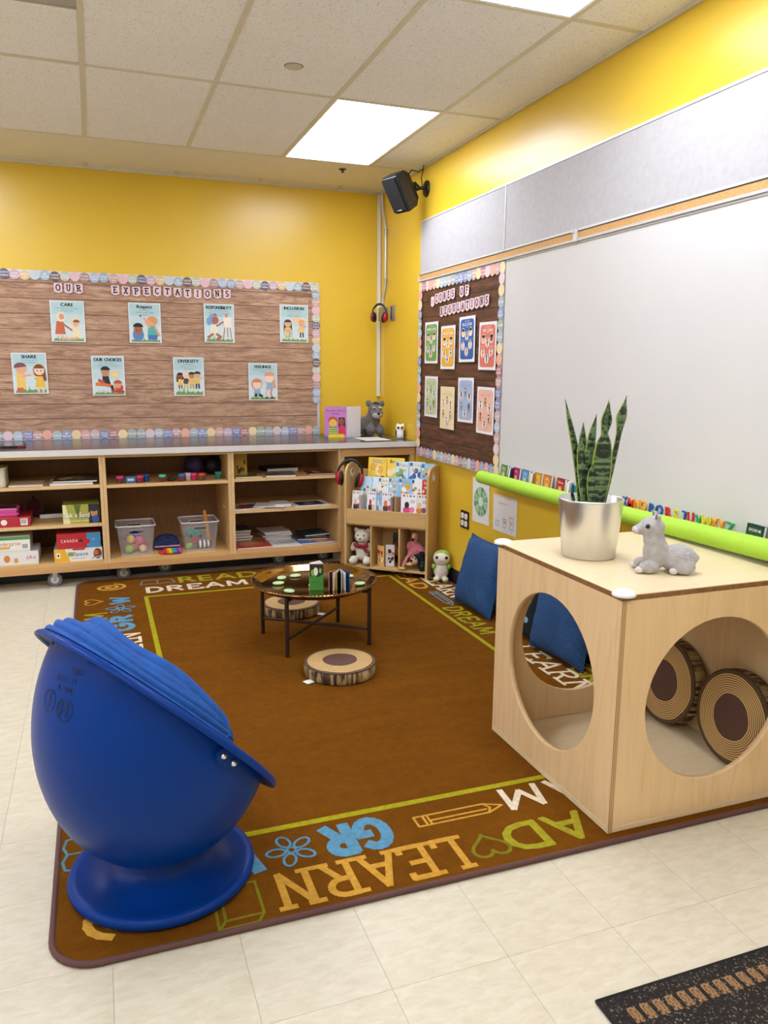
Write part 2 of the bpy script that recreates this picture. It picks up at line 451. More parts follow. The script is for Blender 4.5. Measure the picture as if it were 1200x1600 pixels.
def emis(name, col, st):
    m, nt, b = newmat(name)
    b.inputs['Base Color'].default_value = (.8,.8,.8,1)
    b.inputs['Emission Color'].default_value = (*col, 1); b.inputs['Emission Strength'].default_value = st
    return m
DIFF = emis('lit_light_diffuser', (.97, 1.035, 1.21), LIGHT)
TRIM = M('white_enamel', '#E8E6E0', .35, var=.02)
where = {(0,0): 'nearest the corner speaker', (0,2): 'above the play cube', (0,4): 'above the whiteboard end, behind the viewer', (4,0): 'above the left shelves', (4,2): 'second bank, middle', (4,4): 'second bank, rear',
         (8,0): 'far bank by the bulletin wall', (8,2): 'far bank, middle', (8,4): 'far bank, rear'}
for (i, j) in LIGHTS:
    x = GX-.61*(i+.5); y = GY-1.22*(j+.5)
    t = thing('ceiling_light', 'glowing rectangular ceiling light panel '+where[i, j], 'light', (x, y, H), group='recessed ceiling light panels')
    MB().box(-.285, .285, -.59, .59, -.003, .004).build('diffuser', DIFF, t)
    f = MB()
    f.box(-.297, -.286, -.6, .6, -.006, .02); f.box(.286, .297, -.6, .6, -.006, .02)
    f.box(-.286, .286, -.6, -.591, -.006, .02); f.box(-.286, .286, .591, .6, -.006, .02)
    f.build('frame', TRIM, t)
GREY = M('grey_vent_metal', '#A9A69F', .5)
t = thing('air_vent', 'grey slatted ceiling air vent at the top edge of the ceiling', 'vent', (GX-.61*3.5, GY-1.22*1.75, H))
MB().box(-.29, .29, -.295, .295, .004, .02).build('backing', BLK, t)
MB().box(-.295, .295, .318, .9, -.004, .012).build('ceiling_tile', CT, ce, bevel=.003, seg=1).location = (GX-.61*3.5, GY-1.22*1.75, H)
vf = MB(); vf.box(-.297,-.25,-.3,.3,-.006,.02); vf.box(.25,.297,-.3,.3,-.006,.02); vf.box(-.25,.25,-.3,-.25,-.006,.02); vf.box(-.25,.25,.25,.3,-.006,.02); vf.box(-.3,.3,.3,.316,-.008,.02)
vf.build('frame', GREY, t)
for k in range(8):
    MB().box(-.25, .25, -.235+k*.06, -.205+k*.06, -.003, .012).build('slat', GREY, t)
t = thing('sprinkler_cover', 'round beige sprinkler cover plate in a ceiling tile', 'sprinkler', (-1.264, -2.315, H))
MB().lathe([(0,-.010),(.036,-.010),(.040,-.0085),(.040,-.004)], 28).build('plate', M('beige_plate', '#C6BDAA', .4), t)
MB().lathe([(.040,-.0045),(.044,-.0045),(.044,-.003)], 28).build('gap_ring', BLK, t)
t = thing('fire_sprinkler', 'tiny dark fire sprinkler in the smooth ceiling strip', 'sprinkler', (-.502, -.608, H-.006))
MB().lathe([(.026,0),(.026,-.004),(.018,-.006),(.008,-.007),(.006,-.02),(0,-.02)], 16).build('cup', M('dark_bronze', '#3A352E', .4, .6), t)
MB().lathe([(0,-.022),(.014,-.022),(.014,-.0205),(0,-.0205)], 12).build('deflector', M('dark_bronze_plate', '#3A352E', .4, .6), t)

# ================================================================ WALL BOARDS
ALU = M('brushed_aluminium', '#CFCFCF', .4, .45, var=.04)
ALU2 = M('pale_aluminium', '#D7D6D4', .45, .3, var=.04)
RW = -PI/2          # turns a thing that faces -y so that it faces -x (right wall)
def disc_kind(col, lines, r=.034):
    mb = MB(); mb.lathe([(0,0),(r,0),(r,.0016),(0,.0016)], 22, sm=False)
    mb.v = [(x, -z, y) for x, y, z in mb.v]; mb.c = [tuple(.92*a+.08*b for a, b in zip(lin(col), (.8,.78,.76)))]*len(mb.c)
    o = mb.build('border_disc', PAPER)
    d = Dr((0,-.0016,0)); n = len(lines)
    for k, tx in enumerate(lines):
        hh = .34*r*2/ max(2, n)*1.2
        d.text(tx, 0, (n/2-k-1)*hh*1.35+hh*.2, hh, '#F6F0EC', 1, maxw=r*1.55)
    if n: d.mb.build('lettering', PAPER, o)
    return o
TOPC = [('#9FB9CC',['BE','KIND']),('#5B3B38',['CHOOSE','kindness']),('#C0C4B2',['Sweet','BE KIND']),('#E6BCC0',[]),('#A97F7A',["IT'S COOL",'to be kind']),('#A9B9D4',['be kind','TODAY']),('#97ADC4',['kindness','IS IT']),
        ('#CBA69A',['be kind','to']),('#E9B9C2',[]),('#C2C8AE',['be a','friend']),('#4D4E70',['ALWAYS','kindness']),('#CDA9B8',['kind','heart']),('#E0C08C',['spread','it']),('#C6D0D6',[])]
BOTC = [('#A5B5B9',['EXPLORE']),('#E0CACC',[]),('#BCC6D4',['smile']),('#888FBC',['TODAY','is your day']),('#C89D97',['DREAM','BIG']),('#F0AC94',[]),('#AFBFC4',['shine']),('#8E9DC2',['BE','BRAVE']),('#F1D39C',[]),
        ('#D9ABA3',['smile']),('#CBB8BD',['grow']),('#7D89B6',['YOU GOT','THIS']),('#B5696C',['KEEP','SHINING']),('#F2DCA6',[]),('#A4B5A6',['DREAM'])]
KT = [disc_kind(c, l) for c, l in TOPC]; KB = [disc_kind(c, l) for c, l in BOTC]
used = set()
def put_disc(kinds, k, parent, loc, roll=0):
    o = kinds[k % len(kinds)]; key = (id(kinds), k % len(kinds))
    if key in used: o = dup(o, parent)
    else: used.add(key); o.parent = parent
    o.location = loc; o.rotation_euler = (0, roll, 0)

# ---- "OUR EXPECTATIONS" board on the back wall
bb = thing('bulletin_board', 'long bulletin board covered in light wood-plank paper, with OUR EXPECTATIONS lettering', 'bulletin board', (0, 0, 0))
PL = plankprint('light_plank_paper', ['#6E4B38','#A88064','#C8A283','#DDBD9C'], 9.55, 0, '#4E342A', .8)
MB().box(-3.95, -.535, -.016, -.002, .905, 2.055).build('backing_paper', PL, bb)
fr = MB()
fr.box(-.535, -.515, -.02, -.002, .885, 2.075); fr.box(-3.97, -3.95, -.02, -.002, .885, 2.075)
fr.box(-3.95, -.535, -.02, -.002, .885, .905); fr.box(-3.95, -.535, -.02, -.002, 2.055, 2.075)
fr.build('frame', ALU2, bb, bevel=.002)
for k in range(44): put_disc(KT, 5-k+28+13*3, bb, (-.555-.0645*k, -.021 - .0007*(k % 2), 2.043+.003*math.sin(k*1.9)), .04*math.sin(k*2.3))
for k in range(15): put_disc(KT, 6+k, bb, (-.541, -.021-.0007*(k % 2), 1.985-.0578*k), .05*math.sin(k*1.7))
for k in range(44): put_disc(KB, 6-k+60, bb, (-.545-.0645*k, -.0215-.0007*(k % 2), .932+.003*math.sin(k*2.7)), .04*math.sin(k*1.3))

# ---- zones board on the right wall
zb = thing('bulletin_board', 'square bulletin board covered in dark wood-plank paper, with ZONES OF REGULATIONS lettering', 'bulletin board', (0, -1.497, 0), RW)
PD = plankprint('dark_plank_paper', ['#2A1710','#54341F','#74492E','#9A6C48'], 9.6, 0, '#1C0F0A', .85)
MB().box(-.605, .605, -.016, -.002, .815, 2.0).build('backing_paper', PD, zb)
fr = MB(); fr.box(-.617,-.605,-.02,-.002,.80,2.02); fr.box(.605,.613,-.02,-.002,.80,2.02); fr.box(-.605,.605,-.02,-.002,.80,.815); fr.box(-.605,.605,-.02,-.002,2.0,2.02)
fr.build('frame', ALU2, zb, bevel=.002)
for k in range(21): put_disc(KB, 8+k*4, zb, (-.592+.0592*k, -.021-.0007*(k % 2), 1.985), .05*math.sin(k))
for k in range(21): put_disc(KB, 3+k*2, zb, (-.592+.0592*k, -.021-.0007*(k % 2), .838), .05*math.sin(k*2))
for k in range(17):
    put_disc(KB, 5+k*3, zb, (-.592, -.0225-.0007*(k % 2), 1.927-.0642*k), .05*math.sin(k))
    put_disc(KB, 1+k*7, zb, (.592, -.0225-.0007*(k % 2), 1.927-.0642*k), .05*math.sin(k*3))

# ---- whiteboard
WB = M('whiteboard_enamel', '#D5D3D1', .3, var=.015, vs_=2)
t = thing('whiteboard', 'large white dry-erase board along the right wall behind the potted plant', 'whiteboard', (0, -2.12, 0), RW)
MB().box(0, 3.64, -.018, -.002, .80, 2.012).build('writing_surface', WB, t)
f = MB(); f.box(0,3.64,-.022,-.002,.788,.80); f.box(0,3.64,-.022,-.002,2.012,2.022); f.box(3.64,3.655,-.022,-.002,.788,2.022)
f.build('frame', ALU, t, bevel=.002)
tr = MB(); tr.prism([(-.002,.778),(-.055,.778),(-.058,.786),(-.054,.788),(-.002,.788)], 0, 3.64, 'x'); tr.build('marker_tray', ALU, t)
# ---- fabric boards above, in two panels
FAB = M('pale_grey_fabric_board', '#B8B5B5', .85, var=.05, vs_=40, bs_=400, bstr=.2, bd=.001)
for n_, (ya, yb), lb in ((0, (-.885, -2.085), 'short pale grey fabric tackboard panel above the zones board'), (1, (-2.085, -5.76), 'long pale grey fabric tackboard panel above the whiteboard')):
    L = ya-yb
    t = thing('tackboard_panel', lb, 'tackboard', (0, ya, 0), RW)
    MB().box(.012, L-.004, -.016, -.002, 2.082, 2.42).build('fabric_face', FAB, t)
    f = MB(); f.box(0,L,-.019,-.002,2.42,2.432); f.box(0,.012,-.019,-.002,2.07,2.42); f.box(L-.004,L,-.019,-.002,2.07,2.42); f.box(.012,L-.004,-.019,-.002,2.07,2.082)
    f.build('frame', ALU2, t, bevel=.0015)
# ---- cork map rail
def cork():
    m, nt, b = newmat('cork'); v = coords(nt); n = noise(nt, v, 260, 3, .7)
    nt.links.new(ramp(nt, n, [(.3, '#8A5E33'), (.45, '#C9985C'), (.7, '#DDB47A')]), b.inputs['Base Color']); b.inputs['Roughness'].default_value = .9
    return m
t = thing('display_rail', 'narrow cork-faced aluminium display rail running along the top of the whiteboard', 'display rail', (0, -.88, 0), RW)
MB().box(.01, 4.88, -.024, -.002, 2.034, 2.066).build('cork_strip', cork(), t)
MB().box(0, 4.88, -.028, -.002, 2.023, 2.034).build('lower_edge', ALU, t)
MB().box(0, 4.88, -.026, -.002, 2.066, 2.0695).build('upper_edge', BLK, t)
MB().box(-.006, .01, -.03, -.002, 2.0235, 2.0695).build('end_cap', ALU2, t)
c = MB(); c.box(1.915,1.945,-.034,-.024,2.02,2.078); c.box(1.91,1.93,-.04,-.03,2.06,2.075); c.build('map_clip', ALU2, t, bevel=.002)
# ================================================================ SHELVES AND COUNTER
PLY = wood('birch_ply_shelf', '#D2A86A', '#DCB579', '#C6995E', 'x', .5)
PLYV = wood('birch_ply_upright', '#D2A86A', '#DCB579', '#C6995E', 'z', .5)
OAK = wood('oak_rail', '#CC9A62', '#D6A870', '#BA8852', 'x', .5)
BACKW = wood('brown_back_panel', '#8A6238', '#946B40', '#7C5630', 'z', .6)
EDGE = M('ply_edge', '#DDB983', .55, vs_=30)
STEEL = M('caster_steel', '#A9ABAB', .35, .8)
GREYR = M('grey_rubber_tread', '#6F7073', .6)
CY0, CY1, CZ0, CZ1 = -.80, -.20, .145, .862
def caster(parent, x, y, name='caster'):
    o = MB().box(x-.03, x+.03, y-.03, y+.03, .098, .103).build(name, STEEL, parent)
    b = MB(); b.prism([(x-.014,.098),(x+.022,.098),(x+.008,.036),(x-.008,.036)], y-.022, y-.017, 'y'); b.prism([(x-.014,.098),(x+.022,.098),(x+.008,.036),(x-.008,.036)], y+.017, y+.022, 'y'); b.cyl((x,y-.026,.045),(x,y+.026,.045),.006,8)
    b.build('fork', STEEL, o)
    wv = MB()
    wv.M = Matrix.Translation((x, y, .045)) @ Matrix.Rotation(PI/2, 4, 'X')
    wv.lathe([(0,-.011),(.03,-.012),(.042,-.012),(.045,-.008),(.045,.008),(.042,.012),(.03,.012),(0,.011)], 24)
    wv.build('wheel', GREYR, o)
    wv = MB(); wv.M = Matrix.Translation((x, y, .045)) @ Matrix.Rotation(PI/2, 4, 'X')
    wv.lathe([(0,-.0135),(.02,-.0135),(.026,-.0125),(.026,.0125),(.02,.0135),(0,.0135)], 20)
    wv.build('hub', ALU2, o)
def cabinet(x0, x1, shelves, label, casters):
    t = thing('open_shelf_unit', label, 'shelf unit', ((x0+x1)/2, 0, 0), group='open birch shelf units under the counter')
    hw = (x1-x0)/2; th = .021
    for a in (-hw, hw-th):
        s = MB().box(a+.0006, a+th-.0006, CY0+.003, CY1, CZ0, CZ1).build('side_panel', PLYV, t)
        MB().box(a+.0006, a+th-.0006, CY0, CY0+.003, CZ0, CZ1).build('edge_band', EDGE, s)
    MB().box(-hw+th, hw-th, CY0, CY1, CZ1-.02, CZ1).build('top_panel', PLY, t)
    MB().box(-hw+th, hw-th, CY0+.001, CY1, CZ0, CZ0+.02).build('bottom_panel', PLY, t)
    MB().box(-hw+th, hw-th, CY1-.008, CY1, CZ0+.02, CZ1-.02).build('back_panel', BACKW, t)
    for z in shelves:
        s = MB().box(-hw+th+.0005, hw-th-.0005, CY0+.008, CY1-.009, z-.02, z).build('shelf', PLY, t)
        MB().box(-hw+th+.0005, hw-th-.0005, CY0+.005, CY0+.008, z-.02, z).build('edge_band', EDGE, s)
    MB().box(-hw+.0006, hw-.0006, CY0-.006, CY1, .103, CZ0).build('base_rail', OAK, t)
    MB().box(-hw+.0006, hw-.0006, CY0+.22, CY0+.24, .004, .102).build('under_shade_panel', BLK, t)  # added black panel, stands in for the shade beneath the unit
    for x, y in casters: caster(t, x-(x0+x1)/2, y)
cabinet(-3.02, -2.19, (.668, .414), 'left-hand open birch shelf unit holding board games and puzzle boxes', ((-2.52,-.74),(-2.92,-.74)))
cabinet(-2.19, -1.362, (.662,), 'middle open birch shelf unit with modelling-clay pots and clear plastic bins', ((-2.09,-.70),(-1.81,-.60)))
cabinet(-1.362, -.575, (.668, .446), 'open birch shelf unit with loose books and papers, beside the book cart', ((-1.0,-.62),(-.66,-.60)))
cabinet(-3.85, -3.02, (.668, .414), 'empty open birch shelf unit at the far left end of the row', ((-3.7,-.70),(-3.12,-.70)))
LAM = M('dark_grey_laminate', '#454247', .2, var=.05, vs_=60)
ct = thing('countertop', 'long dark grey laminate countertop with a pale front edge below the bulletin board', 'countertop', (0, 0, 0))
MB().box(-3.85, -.004, -.826, -.026, .866, .900).build('top', LAM, ct)
MB().box(-3.85, -.004, -.83, -.826, .862, .9005).build('front_edge', M('pale_edge_strip', '#D9D5D0', .4, var=.03), ct)
ap = thing('counter_end_frame', 'oak frame carrying the countertop end behind the book cart', 'counter frame', (0, 0, 0))
MB().box(-.574, -.006, -.806, -.786, .80, .8655).build('apron', OAK, ap)
MB().box(-.044, -.006, -.80, -.76, .0125, .80).build('leg', PLYV, ap)
MB().box(-.574, -.55, -.80, -.76, .0125, .80).build('leg', PLYV, ap)

# ================================================================ AREA RUG
def rugmat():
    m, nt, b = newmat('brown_rug_pile'); v = coords(nt); vs = coords(nt, (1, 5, 1))
    n1 = noise(nt, vs, 1.7, 6, .65, .4); n2 = noise(nt, v, 230, 3, .7); n3 = noise(nt, v, 26, 4, .7)
    c = ramp(nt, n1, [(.3, '#643A08'), (.7, '#7C490C')])
    c = mix(nt, .35, c, ramp(nt, n2, [(.3, '#422606'), (.7, '#7E4E12')]))
    c = mix(nt, .3, c, ramp(nt, n3, [(.3, '#4E2E08'), (.7, '#784A12')]))
    nt.links.new(c, b.inputs['Base Color']); b.inputs['Roughness'].default_value = .95; b.inputs['Specular IOR Level'].default_value = .05
    bump(nt, b, n2, .5, .004)
    return m
RX0, RX1, RY0, RY1 = -2.392, -.022, -4.362, -.722
rug = thing('area_rug', 'large brown area rug with READ, LEARN, GROW and DREAM woven round its border', 'rug', ((RX0+RX1)/2, (RY0+RY1)/2, 0))
rcx, rcy = (RX0+RX1)/2, (RY0+RY1)/2
def rr(x0, y0, x1, y1, r, n=8): return arc(x1-r,y1-r,r,r,0,90,n)+arc(x0+r,y1-r,r,r,90,180,n)+arc(x0+r,y0+r,r,r,180,270,n)+arc(x1-r,y0+r,r,r,270,360,n)
hx, hy = (RX1-RX0)/2, (RY1-RY0)/2
MB().prism(rr(-hx+.01, -hy+.01, hx-.01, hy-.01, .11), .0, .0115).build('pile', rugmat(), rug)
MB().tube([(a, b, .0085) for a, b in rr(-hx+.008, -hy+.008, hx-.008, hy-.008, .115)], .0083, 8, closed=True).build('binding', M('plum_binding', '#5C3B36', .8, bs_=300, bstr=.4), rug)
LIME, ORG, BLU, WHT, OLV = '#A49C28', '#CF9A3C', '#5F94B0', '#E4D3B4', '#7F7A1E'
def RD(ux, uy): # reading direction in plan
    U = Vector((ux, uy, 0)); V = Vector((-uy, ux, 0))
    return Dr((-rcx, -rcy, .0119), U, V, (0,0,1), step=.00001, lift=.0002)
def word(fn, name='woven_word'):
    d = fn(); d.mb.build(name, WOVEN, rug)
def near(): return RD(-1, 0)       # u=-x, v=-y
def back(): return RD(1, 0)        # u=x, v=y
def left(): return RD(0, 1)        # u=y, v=-x
def right(): return RD(0, -1)      # u=-y, v=x
b_ = RD(1, 0); lw = .013
for (a, c, e, g) in ((-1.99,-3.965,-1.965,-1.215),(-.37,-3.965,-.345,-1.215),(-1.965,-1.24,-.37,-1.215),(-1.965,-3.965,-.37,-3.94)): b_.rect(a, c, e, g, '#A79F20')
b_.mb.build('woven_border_line', WOVEN, rug)
def stroke_word(dfn, t, u, v, h, width, wd, col, slant=0, serif=.3):
    d = dfn(); sx = width/d.swidth(t, h); d.stext(t, u, v, h, wd, col, sx=sx, slant=slant, serif=serif); d.mb.build('woven_word', WOVEN, rug)
def block_word(dfn, t, u, v, h, width, col, slant=0, fat=.0035):
    d = dfn(); W = d.width(t, h)
    for a, b in ((0,0),(fat,0),(-fat,0),(0,fat),(0,-fat)): d.text(t, u+a, v+b, h, col, 0, 'l', sx=width/d.width(t, h, 0), slant=slant)
    d.mb.build('woven_word', WOVEN, rug)
def motif(dfn, lines, wd, col):
    d = dfn()
    for l in lines: d.line(l, wd, col)
    d.mb.build('woven_motif', WOVEN, rug)
def flower(u, v, r): return [[(u+r*(.62*math.cos(k*1.2566)+a*math.cos(k*1.2566)-b*math.sin(k*1.2566)), v+r*(.62*math.sin(k*1.2566)+a*math.sin(k*1.2566)+b*math.cos(k*1.2566))) for a, b in arc(0,0,.38,.24,0,360,14)] for k in range(5)]+[arc(u,v,r*.18,r*.18,0,360,10)]
def heart(u, v, s): return [[(u+s*.06*16*math.sin(t)**3, v+s*.06*(13*math.cos(t)-5*math.cos(2*t)-2*math.cos(3*t)-math.cos(4*t))) for t in [2*PI*k/26 for k in range(27)]]]
def pencil(u0, u1, v, h): return [[(u0,v-h),(u1-.06,v-h),(u1,v),(u1-.06,v+h),(u0,v+h),(u0,v-h)],[(u0+.03,v-h),(u0+.03,v+h)],[(u0+.045,v-h),(u0+.045,v+h)],[(u0+.045,v+h*.2),(u1-.06,v+h*.2)],[(u1-.06,v-h),(u1-.045,v),(u1-.06,v+h)]]
def openbook(u, v, a, b): return [[(u,v-b),(u-a*.5,v-b*.75),(u-a,v-b),(u-a*.85,v+b*.8),(u-a*.4,v+b),(u,v+b*.7),(u+a*.4,v+b),(u+a*.85,v+b*.8),(u+a,v-b),(u+a*.5,v-b*.75),(u,v-b),(u,v+b*.7)]]
def spiral(u, v, r, turns=2.2): return [[(u+r*(t/40)*math.cos(turns*2*PI*t/40), v+r*.8*(t/40)*math.sin(turns*2*PI*t/40)) for t in range(4, 41)]]
def bookbox(u0, u1, v0, v1): return [[(u0,v0),(u1,v0),(u1,v1),(u0,v1),(u0,v0)],[(u0,v1),(u0+.02,v1+.03),(u1+.02,v1+.03),(u1+.02,v0+.03),(u1,v0)],[(u1,v1),(u1+.02,v1+.03)]]
# near border (read from the far side)
stroke_word(near, 'LEARN', 1.25, 4.178, .142, .57, .021, ORG)
stroke_word(near, 'GR', 1.43, 4.005, .135, .2, .038, BLU, 0, 0)
motif(near, flower(1.735, 4.075, .075), .008, BLU)
stroke_word(near, 'W', 1.835, 4.01, .125, .14, .04, BLU, 0, 0)
motif(near, [[(2.35-p[0], p[1]) for p in l] for l in pencil(1.02, 1.325, 4.065, .026)], .008, ORG)
stroke_word(near, 'DREAM', .27, 3.985, .115, .74, .022, WHT, .1, 0)
block_word(near, 'READ', .575, 4.175, .145, .535, LIME)
motif(near, heart(1.17, 4.255, .062), .011, OLV)
motif(near, bookbox(1.865, 1.965, 4.18, 4.315), .008, OLV)
motif(near, spiral(2.215, 4.205, .095), .024, ORG)
# back border
block_word(back, 'READ', -1.745, -.955, .15, .53, LIME)
stroke_word(back, 'DREAM', -1.975, -1.135, .115, .66, .026, WHT, 0, 0)
motif(back, openbook(-1.885, -.885, .11, .055), .008, '#7E9089')
motif(back, spiral(-2.185, -.935, .1), .022, ORG)
motif(back, spiral(-1.13, -.84, .06), .009, OLV)
stroke_word(back, 'LEARN', -1.03, -1.01, .14, .5, .022, ORG)
motif(back, heart(-.42, -.94, .06), .01, LIME)
block_word(back, 'GROW', -1.25, -1.165, .1, .5, BLU)
# left border
stroke_word(left, 'GR', -1.85, 2.085, .1, .28, .034, BLU, 0, 0)
motif(left, flower(-1.435, 2.135, .085), .008, BLU)
stroke_word(left, 'W', -1.325, 2.085, .1, .14, .032, BLU, 0, 0)
stroke_word(left, 'DREAM', -2.06, 2.215, .115, .58, .02, LIME, 0, 0)
motif(left, heart(-1.245, 2.29, .06), .01, ORG)
stroke_word(left, 'LEARN', -2.48, 2.055, .12, .58, .02, WHT)
motif(left, pencil(-2.95, -2.6, 2.15, .03), .009, ORG)
block_word(left, 'READ', -3.5, 2.1, .16, .5, ORG)
motif(left, openbook(-3.88, 2.33, .09, .04), .008, '#5C8C98')
# right border
block_word(right, 'READ', 1.07, -.315, .115, .535, ORG)
stroke_word(right, 'LEARN', 1.36, -.175, .12, .5, .02, WHT)
motif(right, pencil(1.69, 2.0, -.235, .025), .009, '#6F93A0')
stroke_word(right, 'DREAM', 2.02, -.315, .105, .52, .018, LIME, .1, 0)
motif(right, heart(2.65, -.23, .06), .01, OLV)
stroke_word(right, 'LEARN', 2.74, -.272, .12, .62, .018, WHT, .15)
block_word(right, 'GROW', 3.1, -.15, .11, .5, LIME)

# ================================================================ PLYWOOD PLAY CUBE
CUBE_S = wood('maple_ply_side', '#E8C694', '#F0D0A2', '#DBB680', 'z', .42, .45, 1.0)
CUBE_T = wood('maple_ply_top', '#E6CFA4', '#EDD8B0', '#DBC294', 'x', .33, .7, .6)
CED = M('ply_core_edge', '#8A5F38', .6, vs_=60, var=.25)
cb = thing('play_cube', 'large birch plywood play cube with round crawl holes', 'play cube', (-.42, -3.943, .0125))
S, TH, HH = .378, .019, .764
def holed(r, hx, h, hz, n=48):
    """square panel with round hole: quads ring; panel spans -hx..hx, 0..h"""
    out = []
    for k in range(n):
        a = 2*PI*k/n+PI/4; c, s = math.cos(a), math.sin(a)
        m = max(abs(c), abs(s)); px_, pz = c/m*hx, s/m
        pz = hz+(pz*(h-hz) if pz > 0 else pz*hz); out.append(((r*c, hz+r*s), (px_, pz)))
    return out
def panel(name, hole, mat, Mx, hx=S, h=HH-2*TH, z0=TH, parent=cb, hzc=.39):
    mb = MB(); mb.M = Mx; mb.v = []
    if not hole: mb.box(-hx, hx, 0, TH, z0, z0+h)
    else:
        ring = holed(hole, hx, h, hzc-z0); n = len(ring); v = []
        for y in (0, TH):
            for (a, b), (c, d) in ring: v += [(a, y, b+z0), (c, y, d+z0)]
        f = []
        for k in range(n):
            k2 = (k+1) % n; o = 2*n
            f += [(2*k, 2*k+1, 2*k2+1, 2*k2), (o+2*k, o+2*k2, o+2*k2+1, o+2*k+1), (2*k+1, o+2*k+1, o+2*k2+1, 2*k2+1)]
        mb.add(v, f)
        mb.add(v, [(2*k, 2*((k+1) % n), 2*n+2*((k+1) % n), 2*n+2*k) for k in range(n)], None, True)
    return mb.build(name, mat, parent, bevel=.0015, seg=1)
I4 = Matrix.Identity(4)
panel('front_panel', .268, CUBE_S, Matrix.Translation((0,-S,0)))
panel('back_panel', .268, CUBE_S, Matrix.Translation((0,S,0)) @ Matrix.Rotation(PI,4,'Z'))
panel('side_panel', .268, CUBE_S, Matrix.Translation((-S,0,0)) @ Matrix.Rotation(-PI/2,4,'Z'), S-TH-.0005)
def plyedge():
    m, nt, b = newmat('layered_ply_edge'); s_ = sep(nt, coords(nt)); fr_ = math_(nt, 'FRACT', math_(nt, 'MULTIPLY', s_[0], 160.0))
    nt.links.new(ramp(nt, fr_, [(.0, '#D9B78A'), (.5, '#CDA877'), (.6, '#8A623E'), (.9, '#A57C52'), (1, '#D9B78A')]), b.inputs['Base Color']); b.inputs['Roughness'].default_value = .6; return m
MB().box(-S, -S+.015, -S-.0012, -S-.0001, .001, HH-TH-.001).build('ply_edge', plyedge(), cb)
panel('side_panel', 0, CUBE_S, Matrix.Translation((S,0,0)) @ Matrix.Rotation(PI/2,4,'Z'), S-TH-.0005)
MB().box(-S, S, -S, S, HH-TH, HH-.004).build('top_core', CED, cb)
MB().box(-S-.001, S+.001, -S-.001, S+.001, HH-.004, HH).build('top_panel', CUBE_T, cb, bevel=.001, seg=1)
MB().box(-S, S, -S, S, .0, TH).build('bottom_panel', CUBE_T, cb, bevel=.001, seg=1)
WPL = M('white_corner_guard', '#ECEAE6', .4, var=.02)
for sx, sy in ((-1,-1),(-1,1),(1,-1),(1,1)):
    MB().lathe([(0,.012),(.02,.011),(.032,.006),(.036,-.002),(.034,-.006),(0,-.006)], 20, (sx*(S-.014), sy*(S-.014), HH)).build('corner_guard', WPL, cb)

# ================================================================ EGG CHAIR
EGG = M('blue_moulded_shell', '#04337F', .34, var=.03, vs_=3, bs_=300, bstr=.03, bd=.0005, spec=.14)
EGGC = M('blue_canopy_fabric', '#0B4C98', .8, var=.15, vs_=25, bs_=55, bstr=.55, bd=.006)
eg = thing('egg_chair', 'blue plastic egg-shaped swivel chair with its fabric canopy folded back', 'chair', (-2.10, -4.055, .0125))
# base
MB().lathe([(0,.0),(.235,.0),(.25,.008),(.254,.02),(.250,.031),(.240,.036),(.225,.034),(.205,.030),(.175,.031),(.145,.037),(.118,.05),(.1,.075),(.095,.13)], 64).build('base', EGG, eg)
# shell: egg of revolution, cut by an oblique plane
nrm = Vector((.635, .335, .695)).normalized(); cutp = Vector((.02, .0, .485))
bm = bmesh.new(); NU, NV = 72, 44; rows = []
def egg_r(z):   # z 0..1
    t = 2*z-1
    return (1-abs(t)**(2.25 if t < 0 else 2.0))**(.5)
EC, EA, EB0, EB1 = .45, .312, .375, .43
for j in range(NV+1):
    th = PI*j/NV; c = math.cos(th); s = math.sin(th)
    zz = EC-(EB0*c if c > 0 else EB1*c); e = .90 if c > 0 else 1.0
    rr_ = EA*(s**e)
    rows.append([bm.verts.new((rr_*math.cos(2*PI*k/NU), rr_*math.sin(2*PI*k/NU), zz)) for k in range(NU)])
for j in range(NV):
    for k in range(NU): bm.faces.new((rows[j][k], rows[j][(k+1)%NU], rows[j+1][(k+1)%NU], rows[j+1][k]))
bmesh.ops.remove_doubles(bm, verts=bm.verts, dist=1e-5)
bmesh.ops.bisect_plane(bm, geom=bm.verts[:]+bm.edges[:]+bm.faces[:], plane_co=cutp, plane_no=nrm, clear_outer=True)
bmesh.ops.recalc_face_normals(bm, faces=bm.faces)
loop = [v.co.copy() for v in bm.verts if any(len(e.link_faces) == 1 for e in v.link_edges)]
for f in bm.faces: f.smooth = True
me = bpy.data.meshes.new('shell'); bm.to_mesh(me); bm.free(); me.materials.append(EGG)
sh = bpy.data.objects.new('shell', me); C.objects.link(sh); sh.parent = eg
md = sh.modifiers.new('thickness', 'SOLIDIFY'); md.thickness = .008; md.offset = -1
rc = sum(loop, Vector())/len(loop)
ax1 = (Vector((-1,0,0))-nrm*Vector((-1,0,0)).dot(nrm)).normalized(); ax2 = nrm.cross(ax1)      # ax1: towards the high side
loop.sort(key=lambda p: math.atan2((p-rc).dot(ax2), (p-rc).dot(ax1)))
lp = [p for i, p in enumerate(loop) if (p-loop[i-1]).length > 1e-4]
def rimpt(a):
    """rim point at angle a from the high side (a=0), interpolated"""
    a = (a+PI) % (2*PI)-PI
    ang = [math.atan2((p-rc).dot(ax2), (p-rc).dot(ax1)) for p in lp]
    for i in range(len(lp)):
        a0, a1 = ang[i-1], ang[i]
        if i == 0: a0 -= 2*PI
        if a0 <= a <= a1: t = (a-a0)/(a1-a0+1e-9); return lp[i-1].lerp(lp[i], t)
    return lp[-1].lerp(lp[0], .5)
prof = [(-.012,-.003),(-.012,.004),(0,.0065),(.022,.006),(.036,.003),(.044,-.004),(.047,-.013),(.044,-.017),(.040,-.011),(.034,-.004),(.02,-.0005),(0,-.003)]
v = []; f = []; nA = 96
